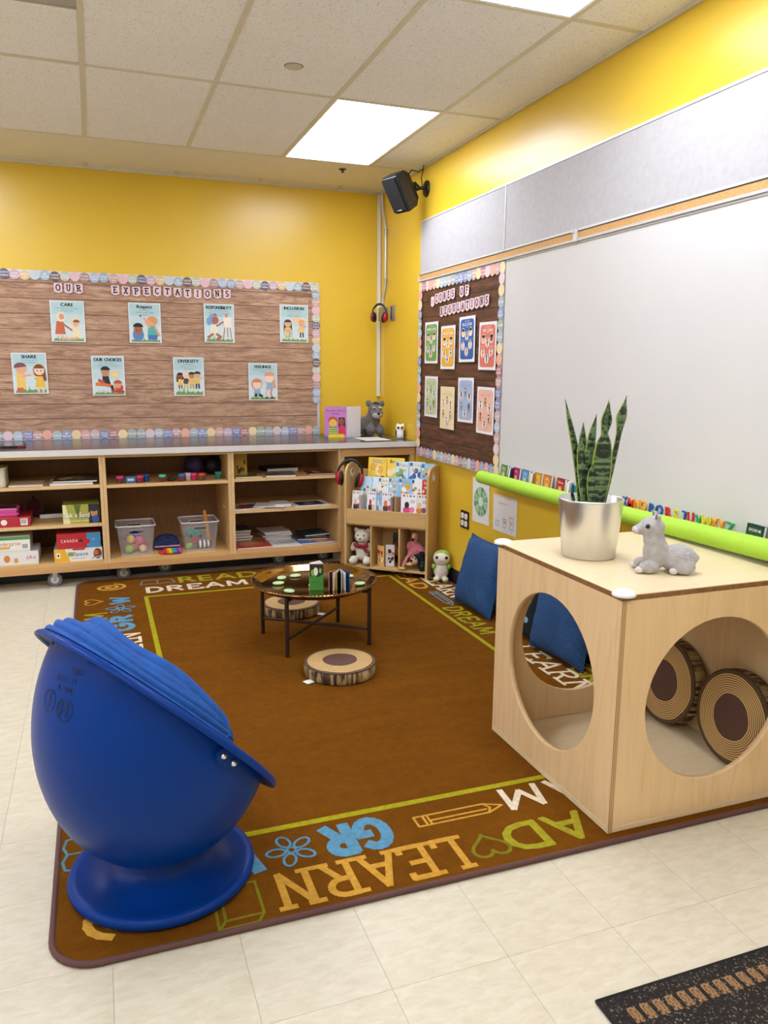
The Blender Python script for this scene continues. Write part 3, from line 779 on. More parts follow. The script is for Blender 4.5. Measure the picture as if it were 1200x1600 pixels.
for k in range(nA):
    p = rimpt(-PI+2*PI*k/nA); o = (p-rc).normalized()
    for a, b in prof: v.append(p+o*a+nrm*b)
m_ = len(prof)
for k in range(nA):
    for j in range(m_):
        j2 = (j+1) % m_; k2 = (k+1) % nA; f.append((k*m_+j, k*m_+j2, k2*m_+j2, k2*m_+j))
MB().add(v, f, None, True).build('rim', EGG, eg)
# folded canopy: a bundle of gathered cloth lying on the rim from hinge to hinge
def canopy(name, span, w0, h0, inset, lift, ph, nf, depth, bulge):
    v = []; f = []; nt_, ns = 150, 64
    for i in range(nt_+1):
        t = i/nt_; a = -span+2*span*t; p = rimpt(a); o = (p-rc).normalized()
        env = max(.0, math.sin(PI*t))**.36
        h = h0*(.22+.78*env)*(1+.13*math.sin(5*t+ph)+.07*math.sin(13*t+ph*3)+.04*math.sin(29*t+ph)); wd = w0*(.45+.55*env)
        for j in range(ns+1):
            q = j/ns; fi = PI*1.08*q-.1
            drift = nf*PI*q+1.6*math.sin(3.1*t+ph)+.7*math.sin(8.3*t+2*ph)+4.5*t
            cr = abs(math.sin(drift))**.4                     # rounded folds with sharp valleys
            k = 1-depth*(1-cr)-.06*math.sin(21*t+7*q+ph)*env
            v.append(p+o*(wd*math.cos(fi)*k-inset*env-bulge*q*env)+nrm*(lift+h*math.sin(max(0, fi))*k))
    for i in range(nt_):
        for j in range(ns):
            b = ns+1; f.append((i*b+j, (i+1)*b+j, (i+1)*b+j+1, i*b+j+1))
    return MB().add(v, f, None, True).build(name, EGGC, eg)
canopy('canopy', 2.2, .036, .058, .002, .006, .4, 6, .42, .012)
canopy('canopy_lining', 2.12, .05, .098, .052, .008, 2.0, 5, .30, .05)
SIL = M('silver_rivet', '#D9DADB', .3, .9)
for sgn in (-1, 1):
    for da in (0, .13):
        a = sgn*(2.2+da); p = rimpt(a); o = (p-rc).normalized()
        p = p+o*.003-nrm*(.03)
        MB().ell(p+o*.010, .0085).build('rivet', SIL, eg)
    p = rimpt(sgn*2.27); o = (p-rc).normalized()
    tn = nrm.cross(o); mb = MB(); mb.M = Matrix.Translation(p+o*.004-nrm*.03) @ Matrix((tn, o, nrm)).transposed().to_4x4()
    mb.prism(rr(-.04,-.02,.04,.02,.018,4), -.004, .006, 'y'); mb.build('hinge_plate', EGG, eg)
# faint pen marks on the shell: ONE SEAT AT A TIME sign with two ringed stick figures
INK = M('faded_black_ink', '#04122E', .6)
mk = Dr((0,0,0), step=0, lift=0); K = '#0b1f4a'
mk.text('ONE', .03, .112, .02, K, 0); mk.text('SEAT AT', -.012, .082, .02, K, 0); mk.text('A TIME', -.004, .052, .02, K, 0)
def stick(x, y): 
    mk.line(arc(x,y+.018,.006,.006,0,360,10), .003, K); mk.line([(x,y+.012),(x,y-.006),(x-.007,y-.02)], .003, K); mk.line([(x,y-.006),(x+.007,y-.02)], .003, K); mk.line([(x-.009,y+.006),(x+.009,y+.002)], .003, K)
mk.line(arc(.01,0,.036,.036,0,360,28), .0032, K); stick(-.006, 0); stick(.022, 0); mk.line([(-.012,-.022),(.032,.024)], .003, K)
mk.line(arc(-.075,.012,.034,.034,0,360,28), .0032, K); stick(-.075, .012)
v = []
for q in mk.mb.v:
    th = math.radians(-140)+q[0]*.72/.29; z = .605+q[2]*.72     # wrapped round the shell
    c = (EC-z)/(EB1); s = math.sqrt(max(0, 1-c*c)); r_ = EA*s+.0012
    v.append((r_*math.cos(th), r_*math.sin(th), z))
mk.mb.v = v; mk.mb.c = [None for _ in mk.mb.c]
mk.mb.build('pen_marks', INK, eg)

# ================================================================ TRAY TABLE
BRZ = M('bronze_leg_paint', '#3A2A20', .4, .4, var=.08)
TRAY = M('polished_brass', '#A5834F', .1, 1.0, var=.08, vs_=5)
TRIMB = M('bronze_rim', '#6E5236', .25, .95)
tb = thing('tray_table', 'low round brass tray table on thin crossed bronze legs', 'table', (-1.185, -2.31, .0))
LEG = [(-.198,-.213),(.242,-.181),(.197,.230),(-.242,.174)]
for x, y in LEG: MB().cyl((x,y,.0125),(x,y,.318),.0105,14).build('leg', BRZ, tb)
for a, b in ((0,2),(1,3)):
    MB().cyl((*LEG[a],.098),(*LEG[b],.098),.0075,10).build('stretcher', BRZ, tb)
    MB().cyl((*LEG[a],.296),(*LEG[b],.296),.0075,10).build('top_bar', BRZ, tb)
MB().lathe([(0,.311),(.27,.311),(.285,.314),(.305,.334),(.318,.341),(.326,.342),(.330,.338),(.326,.333),(.315,.331),(.296,.318),(.284,.308),(.27,.306),(0,.306)], 72).build('tray', TRAY, tb)
bd = MB()
for k in range(110):
    a = 2*PI*k/110; bd.ell((.324*math.cos(a), .324*math.sin(a), .342), .0052, nu=6, nv=4)
tag(bd.build('beaded_rim', TRIMB, tb), kind='stuff')

# ================================================================ LOG CUSHIONS
def ringmat():
    m, nt, b = newmat('tree_ring_print'); tc = coords(nt); s = sep(nt, tc)
    r = math_(nt, 'SQRT', math_(nt, 'ADD', math_(nt, 'MULTIPLY', s[0], s[0]), math_(nt, 'MULTIPLY', s[1], s[1])))
    n = noise(nt, tc, 9, 2); rw = math_(nt, 'ADD', r, math_(nt, 'MULTIPLY', math_(nt, 'SUBTRACT', n, .5), .016))
    q = math_(nt, 'DIVIDE', rw, .17)
    fr_ = math_(nt, 'FRACT', math_(nt, 'MULTIPLY', q, 21.0))
    rings = ramp(nt, fr_, [(0, '#D8B06C'), (.62, '#E0BC7C'), (.66, '#4A2D1A'), (.97, '#4A2D1A'), (1, '#D8B06C')])
    plain = mix(nt, math_(nt, 'GREATER_THAN', math_(nt, 'SINE', math_(nt, 'MULTIPLY', q, 60.0)), -.8), rings, '#DDB878')
    c = mix(nt, math_(nt, 'LESS_THAN', q, .47), mix(nt, .0, rings, plain), '#5A3B30')
    c = mix(nt, math_(nt, 'GREATER_THAN', q, .89), c, '#5B4226')
    nt.links.new(c, b.inputs['Base Color']); b.inputs['Roughness'].default_value = .65
    return m
def barkmat():
    m, nt, b = newmat('bark_print'); v = coords(nt, (26, 26, 3)); n = noise(nt, v, 1.6, 4, .7, .5)
    nt.links.new(ramp(nt, n, [(.38, '#2A170C'), (.48, '#5B4022'), (.56, '#A98F5C'), (.7, '#C4AC78')]), b.inputs['Base Color']); b.inputs['Roughness'].default_value = .75
    return m
RING, BARK = ringmat(), barkmat()
def log_cushion(label, loc, rot=(0,0,0), tagdir=None):
    t = thing('log_cushion', label, 'cushion', loc, rot, 'tree-slice floor cushions')
    MB().lathe([(0,.064),(.10,.0635),(.145,.062),(.165,.058)], 56).build('top_cover', RING, t)
    MB().lathe([(.165,.0575),(.1685,.05),(.17,.03),(.1685,.008),(.165,.002),(0,.0)], 56).build('side_band', BARK, t)
    MB().tube([(.1665*math.cos(2*PI*k/48), .1665*math.sin(2*PI*k/48), .057) for k in range(48)], .0028, 6, closed=True).build('piping', M('dark_piping', '#4A3320', .7), t)
    if tagdir is not None:
        mb = MB(); mb.M = Matrix.Rotation(tagdir, 4, 'Z'); mb.box(.16,.205,-.02,.02,.003,.005); mb.build('care_tag', WPL, t)
log_cushion('tree-slice floor cushion lying alone on the rug in front of the tray table', (-1.195, -2.80, .0125), tagdir=math.radians(203))
log_cushion('tree-slice floor cushion lying behind the tray table legs', (-1.19, -1.81, .0125), tagdir=math.radians(-38))
lean = math.radians(-83)
log_cushion('tree-slice cushion leaning inside the play cube, the nearer one', (-.088, -4.125, .205), (0, lean, 0))
log_cushion('tree-slice cushion leaning inside the play cube, further back', (-.088, -3.77, .205), (0, lean, 0))

# ================================================================ WOVEN MAT (near corner)
def matmat():
    m, nt, b = newmat('black_woven_sisal'); v = coords(nt, (330, 240, 1), rot=(0,0,.6))
    vo = nt.nodes.new('ShaderNodeTexVoronoi'); vo.inputs['Scale'].default_value = 1.0; nt.links.new(v, vo.inputs['Vector'])
    nt.links.new(ramp(nt, vo.outputs['Color'], [(.5, '#120E0C'), (.75, '#2A211C'), (.9, '#8A7864')]), b.inputs['Base Color'])
    b.inputs['Roughness'].default_value = .9; bump(nt, b, vo.outputs['Distance'], .8, .004)
    return m
def tanmat():
    m, nt, b = newmat('tan_woven_block'); v = coords(nt, (330, 220, 1), rot=(0,0,.3))
    vo = nt.nodes.new('ShaderNodeTexVoronoi'); vo.inputs['Scale'].default_value = 1.0; nt.links.new(v, vo.inputs['Vector'])
    nt.links.new(ramp(nt, vo.outputs['Color'], [(.2, '#4E3222'), (.45, '#8E6844'), (.8, '#AC8659')]), b.inputs['Base Color'])
    b.inputs['Roughness'].default_value = .9; bump(nt, b, vo.outputs['Distance'], .8, .004)
    return m
MX0, MX1, MY0, MY1 = -1.215, -.02, -5.95, -4.85
mt = thing('floor_mat', 'black woven floor mat with a row of tan blocks, in the nearest floor corner', 'mat', ((MX0+MX1)/2, (MY0+MY1)/2, 0))
SIS, TAN = matmat(), tanmat()
mw, mh = (MX1-MX0)/2, (MY1-MY0)/2
MB().box(-mw, mw, -mh, mh, .0005, .008).build('weave', SIS, mt, bevel=.003)
MB().tube([(-mw+.004,-mh+.004,.006),(mw-.004,-mh+.004,.006),(mw-.004,mh-.004,.006),(-mw+.004,mh-.004,.006)], .005, 8, closed=True).build('binding', M('black_binding', '#130F0D', .85), mt)
blk = None
for k in range(34):
    x = -mw+.05+k*.0345
    if x > mw-.04: break
    for yy in (mh-.045, -mh+.085):
        if blk is None: blk = o = MB().box(0, .023, -.043, 0, .0075, .0095).build('tan_block', TAN, mt, bevel=.001, seg=1)
        else: o = blk.copy(); C.objects.link(o)
        o.location = (x, yy, 0)
mid = MB()
for k in range(9): mid.M = Matrix.Translation((-mw+.13+k*.12, mh-.2, 0)); mid.prism(arc(0,0,.04,.035,0,360,16)[:-1], .0075, .0093)
mid.build('tan_motif', TAN, mt)
# ================================================================ POSTERS AND LETTERS ON THE BOARDS
SK = ['#F2C9A4', '#C98A5E', '#8A5636', '#E9B48C', '#F5D7BE']
def kid(d, x, y, s, skin, hair, shirt, pants, long=False, pose=0, dress=False):
    """small flat figure, feet at y, height s"""
    hy = y+s*.78; hr = s*.19
    if long: d.poly([(x-hr*1.15,hy+hr*.3),(x-hr*1.3,hy-hr*2.0),(x+hr*1.3,hy-hr*2.0),(x+hr*1.15,hy+hr*.3)], hair)
    d.line([(x-s*.07,y+s*.3),(x-s*.08,y)], s*.085, pants if not dress else skin); d.line([(x+s*.07,y+s*.3),(x+s*.09,y)], s*.085, pants if not dress else skin)
    a = [(x-s*.13,y+s*.52),(x-s*.24,y+s*(.34+.3*(pose & 1)))]; b = [(x+s*.13,y+s*.52),(x+s*.25,y+s*(.34+.3*(pose >> 1 & 1)))]
    d.line(a, s*.07, skin); d.line(b, s*.07, skin)
    if dress: d.poly([(x-s*.11,y+s*.58),(x+s*.11,y+s*.58),(x+s*.19,y+s*.2),(x-s*.19,y+s*.2)], shirt)
    else: d.poly([(x-s*.14,y+s*.58),(x+s*.14,y+s*.58),(x+s*.13,y+s*.26),(x-s*.13,y+s*.26)], shirt)
    d.ell(x, hy, hr, hr, skin); d.ell(x, hy+hr*.35, hr*1.08, hr*.85, hair, 12, 0, 180)
    d.ell(x-hr*.38, hy-hr*.1, hr*.1, hr*.13, '#2A1B16', 6); d.ell(x+hr*.38, hy-hr*.1, hr*.1, hr*.13, '#2A1B16', 6)
    d.line([(x-hr*.25,hy-hr*.5),(x,hy-hr*.6),(x+hr*.25,hy-hr*.5)], hr*.09, '#8A3A2E')
def grass(d, x0, x1, y, h, col='#7F9E52'):
    p = [(x0,y),(x1,y)]; n = 14
    for k in range(n, -1, -1):
        u = x0+(x1-x0)*k/n; p.append((u, y+h*(.35+.65*abs(math.sin(k*1.9)))))
    d.poly(p, col)
    for k in range(4): u = x0+(x1-x0)*(.15+.1*k); d.line([(u,y),(u+h*.3*math.sin(k*2),y+h*1.5)], h*.16, '#6E9350')
def poster(title, small, fn, x, z, label, tilt=0):
    t = thing('poster', label, 'poster', (x, -.0245, z), (0, tilt, 0), 'class rule posters')
    w_, h_ = .113, .1425
    MB().box(-w_, w_, 0, .0012, -h_, h_, '#E4E6E6').build('sheet', GLOSS, t)
    d = Dr((0,0,0))
    d.rect(-w_+.007, -h_+.007, w_-.007, h_-.007, '#D5E2E2'); d.rect(-w_+.007, .02, w_-.007, h_-.007, '#B5D2D4'); d.rect(-w_+.007, -.02, w_-.007, .05, '#C6DADB')
    d.mb.build('background', PAPER, t)
    e = Dr((0,-.0008,0)); fn(e); e.mb.build('illustration', PAPER, t)
    e = Dr((0,-.0008,0)); 
    for dx in (-.0011, 0, .0011): e.text(title, dx, h_-.038, .023, '#101214', 1, maxw=.188, sp=.07)
    for k, s in enumerate(small): e.text(s, 0, h_-.056-.0165*k, .0085, '#5A6A70', 0, maxw=.185, sp=.22)
    e.mb.build('lettering', PAPER, t)
B = -.1355
def p_care(d):
    grass(d, -.1, .1, B, .022)
    d.ell(.045, .0, .03, .03, '#F3D6A0')
    d.poly([(-.075,.0),(-.03,.0),(-.018,-.09),(-.088,-.09)], '#C8683F'); d.line([(-.06,-.09),(-.06,-.125)], .01, '#EBC7A8'); d.line([(-.04,-.09),(-.04,-.125)], .01, '#EBC7A8')
    d.ell(-.045, .03, .03, .034, '#F1D9BF'); d.ell(-.04, .032, .017, .021, '#D79C78'); d.line([(-.03,-.02),(.01,-.05),(.035,-.07)], .012, '#B86A48')
    d.poly([(.03,-.035),(.075,-.04),(.085,-.11),(.02,-.11)], '#F0E0B8'); d.ell(.052, -.015, .02, .022, '#E9B48C'); d.ell(.056, -.005, .023, .019, '#9A4B3A', 10, 0, 180); d.line([(.06,-.112),(0,-.122),(-.03,-.118)], .016, '#E9B48C')
def p_respect(d):
    grass(d, -.1, .1, B, .02)
    d.ell(-.05, -.085, .04, .045, '#5C86C2'); d.ell(-.05, -.05, .032, .035, '#A86E48'); d.ell(-.05, -.03, .036, .03, '#2B1E1A', 12, 0, 180); d.ell(-.06,-.052,.004,.005,'#1A1210',6); d.ell(-.038,-.052,.004,.005,'#1A1210',6)
    d.poly([(.02,-.02),(.07,-.02),(.09,-.09),(.015,-.09)], '#58AFA2'); d.poly([(.015,-.085),(.088,-.085),(.08,-.12),(.02,-.12)], '#4A74B4')
    d.line([(.03,-.03),(-.005,.035)], .016, '#E9A97E'); d.line([(.07,-.03),(.1,-.09)], .014, '#E9A97E')
    d.ell(.045, .01, .036, .032, '#E8A87C'); d.ell(.05, .016, .038, .034, '#E09A62', 14, -60, 150); d.ell(-.03, .05, .007, .007, '#3F4F7A')
def p_resp(d):
    grass(d, -.1, .1, B, .024)
    d.poly([(.03,.04),(.09,.05),(.095,-.03),(.035,-.035)], '#F3E7D2'); d.line([(.04,-.03),(.03,-.11)], .006, '#B4683C'); d.line([(.08,-.03),(.09,-.11)], .006, '#B4683C'); d.line([(.06,-.03),(.062,-.1)], .006, '#B4683C')
    d.ell(.055, .06, .012, .016, '#E38A72')
    d.ell(-.045, .03, .036, .04, '#7BA6D2'); d.ell(-.03, .022, .026, .028, '#B06A4A'); d.ell(-.075, .015, .02, .03, '#7BA6D2'); d.ell(-.03, .062, .012, .009, '#C6506A')
    d.poly([(-.06,-.01),(-.02,-.01),(-.005,-.075),(-.07,-.075)], '#F0E6C8'); d.line([(-.02,-.02),(.03,.01)], .012, '#B06A4A'); d.line([(-.05,-.08),(-.085,-.105)], .018, '#B06A4A'); d.line([(-.02,-.08),(.01,-.1),(-.02,-.12)], .018, '#B06A4A')
def p_incl(d):
    grass(d, -.1, .1, B, .02)
    kid(d, -.05, -.11, .14, SK[3], '#4A3128', '#EAC76A', '#EAC76A', True)
    d.line(arc(-.055,-.075,.026,.026,0,360,16), .004, '#8A8F96'); d.line(arc(-.03,-.085,.014,.014,0,360,12), .004, '#8A8F96')
    d.ell(.015,.03,.03,.02,'#F3C59A'); d.ell(.07,.02,.028,.024,'#F6D9A8'); kid(d, .06, -.1, .13, SK[3], '#E8A46A', '#F3C86E', '#3A3F48', pose=2)
def p_share(d):
    grass(d, -.1, .1, B, .028)
    d.poly([(-.09,.0),(-.035,.0),(-.03,-.11),(-.09,-.115)], '#F0C766'); d.poly([(-.09,-.1),(-.05,-.1),(-.05,-.13),(-.09,-.13)], '#C8674A')
    d.ell(-.055, .03, .037, .036, '#E8A98C'); d.ell(-.06, .042, .041, .033, '#7E4A50', 14, 10, 190); d.line([(-.045,-.02),(.005,-.01),(.015,.0)], .014, '#E8A98C')
    d.poly([(.02,.03),(.1,.03),(.105,-.05),(.085,-.06),(.03,-.04)], '#7A4230'); d.ell(.06, .02, .034, .033, '#F4CDB0'); d.ell(.06, .034, .038, .03, '#7A4230', 14, 0, 180); d.line(arc(.06,.03,.036,.036,20,160,8), .005, '#E8C04A')
    d.ell(.048,.018,.004,.006,'#2A1A16',6); d.ell(.072,.018,.004,.006,'#2A1A16',6)
    d.poly([(.04,-.02),(.08,-.02),(.1,-.1),(.03,-.1)], '#EDBE44'); d.line([(.05,-.1),(.05,-.13)], .013, '#F4CDB0'); d.line([(.075,-.1),(.078,-.13)], .013, '#F4CDB0'); d.line([(.04,-.03),(.005,.0)], .013, '#F4CDB0')
def p_choice(d):
    grass(d, -.1, .1, B, .02)
    for k in range(8): d.line([(.045,.01),(.045+.038*math.cos(k*.785),.01+.038*math.sin(k*.785))], .008, '#F0D58A')
    d.ell(.045, .01, .018, .018, '#F2D98F')
    d.poly([(-.04,.0),(.0,.0),(.015,-.07),(-.045,-.06)], '#2C2A33'); d.ell(-.02, .025, .028, .03, '#C98A5E'); d.ell(-.02, .04, .033, .028, '#1E191C', 14, 0, 180)
    d.poly([(-.07,-.02),(-.03,-.035),(-.025,-.06),(-.075,-.045)], '#C8503C'); d.line([(-.085,-.06),(-.02,-.065),(.02,-.075)], .022, '#D8743E'); d.line([(.02,-.075),(.03,-.115)], .02, '#26262C')
    d.ell(.07, -.085, .03, .028, '#C8503C'); d.ell(.06, -.065, .026, .025, '#E2A075'); d.ell(.062, -.055, .03, .025, '#B4583A', 14, 0, 180); d.line([(.02,-.11),(.1,-.115)], .02, '#C23C34')
def p_div(d):
    grass(d, -.1, .1, B, .03)
    kid(d, -.065, -.085, .115, SK[2], '#2A1C18', '#EFC35A', '#EFC35A', True, 1, True); kid(d, -.022, -.085, .125, SK[4], '#F0C9B0', '#5A3A34', '#E8C05A')
    kid(d, .02, -.085, .12, SK[1], '#2C1E1A', '#EFC35A', '#D9A24A'); kid(d, .062, -.085, .125, SK[3], '#2A2226', '#EFC35A', '#3C3440', pose=2)
def p_feel(d):
    grass(d, -.1, .1, B, .022)
    d.ell(-.05, -.02, .042, .045, '#D98A5C'); d.ell(-.048, -.022, .034, .034, '#F4CFB4'); d.ell(-.048, -.005, .04, .03, '#D98A5C', 14, 0, 180); d.poly([(-.07,-.055),(-.025,-.055),(-.02,-.095),(-.075,-.095)], '#8FB4C8'); d.line([(-.055,-.095),(-.06,-.11)], .02, '#2A2A30'); d.line([(-.03,-.1),(-.01,-.11)], .02, '#2A2A30')
    d.poly([(.02,.05),(.085,.05),(.105,-.05),(.03,-.04)], '#E0A07A'); d.ell(.05, .03, .034, .036, '#F6D6BE'); d.ell(.05, .045, .04, .034, '#E39E78', 14, 0, 180)
    d.poly([(.03,-.005),(.075,-.005),(.08,-.06),(.02,-.06)], '#9CB6C4'); d.line([(.035,-.06),(.02,-.09),(.03,-.12)], .014, '#F0C0A8'); d.line([(.065,-.06),(.06,-.09),(.07,-.12)], .014, '#E38A80'); d.ell(.028,-.122,.014,.006,'#2A2A30'); d.ell(.07,-.122,.014,.006,'#2A2A30')
poster('CARE', ['WE CARE ABOUT HOW', 'OTHERS FEEL'], p_care, -2.36, 1.735, 'poster titled CARE, a figure in an orange coat reaching to a seated child')
poster('Respect', ['WE RESPECT', 'OTHERS AND THEIR', 'IDEAS'], p_respect, -1.835, 1.738, 'poster titled Respect, two children, one raising an arm')
poster('RESPONSIBILITY', ['WE ARE RESPONSIBLE', 'FOR OUR ACTIONS AND', 'WORDS'], p_resp, -1.297, 1.750, 'poster titled RESPONSIBILITY, blue-haired child painting at an easel')
poster('INCLUSION', ['WE ARE INCLUSIVE', 'AND LET ALL', 'FRIENDS JOIN US'], p_incl, -.719, 1.763, 'poster titled INCLUSION, child in a wheelchair, nearest the board corner')
poster('SHARE', ['WE SHARE WITH', 'OUR FRIENDS'], p_share, -2.63, 1.371, 'poster titled SHARE, two children in yellow, leftmost of the lower row', -.01)
poster('OUR CHOICES', ['WE ARE MINDFUL', 'ABOUT OUR CHOICES'], p_choice, -2.108, 1.356, 'poster titled OUR CHOICES, child reading beside a yellow flower')
poster('DIVERSITY', ['WE EMBRACE', 'DIVERSITY IN OUR', 'PROGRAM'], p_div, -1.535, 1.352, 'poster titled DIVERSITY, four children standing in a row')
poster('FEELINGS', ['HOW FEELINGS AFFECT', 'OTHERS'], p_feel, -.972, 1.315, 'poster titled FEELINGS, two red-haired children crouching')

def pennant(ch, loc, rot, label, group, blank=False):
    t = thing('pennant_letter', label, 'letter card', loc, rot, group)
    w_, h_ = .0275, .033
    P_ = [(-w_,h_),(-w_,-h_*.75),(0,-h_*1.1),(w_,-h_*.75),(w_,h_)]
    MB().prism(P_, 0, .0012, 'y', '#EBCBD0').build('card', PAPER, t)
    if not blank:
        d = Dr((0,0,0)); h = .039; wd = d.swidth(ch, h, .86); d.stext(ch, -wd/2, -.017, h, .0078, '#141218', sx=.86, serif=.34); d.mb.build('lettering', PAPER, t)
    else:
        d = Dr((0,0,0)); d.ell(0, 0, .012, .016, '#E4A8A8'); d.mb.build('ornament', PAPER, t)
ordn = ['first','second','third','fourth','fifth','sixth','seventh','eighth','ninth','tenth','eleventh','twelfth']
for k, ch in enumerate('OUR'):
    pennant(ch, (-2.41+.0675*k, -.0245, 1.963), (0, .03*math.sin(k*2.1), 0), f'pink pennant card with the letter {ch}, {ordn[k]} in the word OUR', 'pennants spelling OUR')
for k, ch in enumerate('EXPECTATIONS'):
    pennant(ch, (-2.03+.0725*k, -.0245-.0004*(k % 2), 1.963-.004*math.sin(k)), (0, .04*math.sin(k*1.7), 0), f'pink pennant card with the letter {ch}, {ordn[k]} in the word EXPECTATIONS', 'pennants spelling EXPECTATIONS')
pennant('', (-.0245, -1.122, 1.872), (0, 0, RW), 'blank pink pennant card with a rose shape before the word ZONES', 'pennants of the zones title', True)
for k, ch in enumerate('ZONES'):
    pennant(ch, (-.0245-.0004*(k % 2), -1.190-.0635*k, 1.886+.003*k), (0, .03*math.sin(k), RW), f'pink pennant card with the letter {ch}, {ordn[k]} in the word ZONES', 'pennants of the zones title')
for k, ch in enumerate('OF'):
    pennant(ch, (-.0245-.0004*(k % 2), -1.572-.076*k, 1.900), (0, .02, RW), f'pink pennant card with the letter {ch} of the short word OF', 'pennants of the zones title')
for k, ch in enumerate('REGULATIONS'):
    pennant(ch, (-.0245-.0004*(k % 2), -1.276-.0638*k, 1.797+.0025*k), (0, .03*math.sin(k*2), RW), f'pink pennant card with the letter {ch}, {ordn[k]} in the word REGULATIONS', 'pennants of the zones title')

def zone_sheet(title, col, y, z, label, pale=False, full=False):
    t = thing('zone_sheet', label, 'poster', (-.0245, y, z), (0, .012*math.sin(y*9), RW), 'zones of regulation sheets')
    w_, h_ = .110, .139
    MB().box(-w_, w_, 0, .0012, -h_, h_, col if full else '#EDE9EA').build('sheet', PAPER, t)
    d = Dr((0,0,0)); edge = tuple(c*.55 for c in lin(col))
    if not full: d.rrect(-.093, -.122, .093, .122, .024, edge); d.rrect(-.0915, -.1205, .0915, .1205, .023, col)
    d.mb.build('background', PAPER, t)
    d = Dr((0,-.0006,0)); rr0 = random.Random(title+str(pale))
    if pale: pts = [(-.06,.03),(0,.05),(.055,.02),(-.055,-.04),(0,-.085),(.055,-.045)]
    else: pts = [(-.052,.042),(0,.02),(.052,.045),(-.052,-.04),(0,-.075),(.052,-.035)]
    for k, (a, b) in enumerate(pts):
        wht = '#F4F0EA' if not (pale and k % 2) else col
        d.ell(a, b, .025, .029, wht)
        sk = SK[rr0.randrange(5)]; hr = ['#2A1C18','#4A2E22','#6E4A2C','#1E1A1E'][rr0.randrange(4)]
        if k in (0, 2) and not pale: d.ell(a, b, .019, .021, sk); d.ell(a, b+.006, .021, .018, hr, 10, 0, 180); d.ell(a-.007,b,.002,.003,'#1A1210',6); d.ell(a+.007,b,.002,.003,'#1A1210',6)
        else: kid(d, a, b-.025, .05, sk, hr, ['#C8503C','#4A6A9C','#3F7A5C','#D9A24A'][rr0.randrange(4)], '#33343C', rr0.random() > .5, rr0.randrange(4))
    d.mb.build('illustration', PAPER, t)
    d = Dr((0,-.0006,0)); lc = '#F6F2EC' if not pale else tuple(c*.8 for c in lin(col))
    d.text("WHAT'S INSIDE THE", 0, .107, .006, lc, 0, maxw=.12); d.text(title, 0, .082, .018, lc, 1, maxw=.15, sp=.07); d.text('FEELINGS', 0, .072, .0055, lc, 0, maxw=.08)
    if not pale: d.text('SIGNS', 0, -.006, .006, lc, 0); d.line([(-.085,-.001),(-.03,-.001)], .0012, lc); d.line([(.03,-.001),(.085,-.001)], .0012, lc)
    d.mb.build('lettering', PAPER, t)
zone_sheet('GREEN ZONE', '#6FA24A', -1.113, 1.600, 'bright green sheet titled GREEN ZONE with children in white ovals')
zone_sheet('YELLOW ZONE', '#EBB02E', -1.385, 1.562, 'bright yellow sheet titled YELLOW ZONE with faces in ovals')
zone_sheet('BLUE ZONE', '#2C63A8', -1.665, 1.606, 'deep blue sheet titled BLUE ZONE with children in white ovals')
zone_sheet('RED ZONE', '#DE7862', -1.940, 1.558, 'coral red sheet titled RED ZONE with children in white ovals')
zone_sheet('GREEN ZONE', '#C3D3A4', -1.125, 1.235, 'pale green zone sheet in the lower row of the dark board', True)
zone_sheet('YELLOW ZONE', '#F0DDB0', -1.395, 1.170, 'cream zone sheet without a white margin in the lower row', True, True)
zone_sheet('BLUE ZONE', '#A9BBD8', -1.667, 1.232, 'pale blue zone sheet in the lower row of the dark board', True)
zone_sheet('RED ZONE', '#F0BDA8', -1.937, 1.180, 'pale pink zone sheet in the lower row of the dark board', True)

# ---- two sheets and a socket low on the right wall
t = thing('wall_sheet', 'white sheet with a green segmented feelings wheel taped to the yellow wall', 'poster', (-.0015, -1.875, .622), (0, -.03, RW))
MB().box(-.112, .112, -.0012, 0, -.14, .14, '#E9E6E4').build('sheet', PAPER, t)
d = Dr((0,-.0012,0)); d.text('Feelings wheel', -.01, .115, .009, '#4A4A4A', 0)
for k in range(12):
    c = ['#6FAE7A','#8CBF8A','#5C9A6C','#A4CCA0'][k % 4]; d.poly([(0,-.005)]+arc(0,-.005,.092,.092,k*30+1.5,k*30+28.5,4), c)
d.ell(0, -.005, .03, .03, '#DDE9DA'); d.line(arc(0,-.005,.06,.06,0,360,28), .002, '#E9EFE6'); d.mb.build('feelings_wheel', PAPER, t)
t = thing('wall_sheet', 'white sheet with small line drawings taped below the pool noodle', 'poster', (-.0015, -2.18, .588), (0, -.015, RW))
MB().box(-.14, .14, -.0012, 0, -.108, .108, '#E6E3E2').build('sheet', PAPER, t)
d = Dr((0,-.0012,0)); d.text('Breathing exercises', -.02, .06, .009, '#4A4A4A', 0); d.line([(-.13,.1),(.13,.1)], .0015, '#7A7A7A')
for k in range(3):
    u = -.085+.085*k; hh = .03+.02*k
    d.line([(u-.02,-.075),(u+.02,-.075),(u+.02,-.075+hh),(u-.02,-.075+hh),(u-.02,-.075)], .0025, '#3A3A3E'); d.ell(u, -.06+hh*.3, .012, .012, ['#C9CCD4','#D9A58A','#E2B48A'][k]); d.text('12345'[k], u, -.095, .01, '#3A3A3E')
d.mb.build('line_drawings', PAPER, t)
t = thing('power_outlet', 'four-socket power outlet with a bronze cover plate low on the yellow wall', 'outlet', (-.0005, -1.66, .465), (0, 0, RW))
MB().box(-.06, .06, -.006, 0, -.058, .058).build('cover_plate', M('bronze_plate', '#4E3B2C', .35, .6), t, bevel=.003)
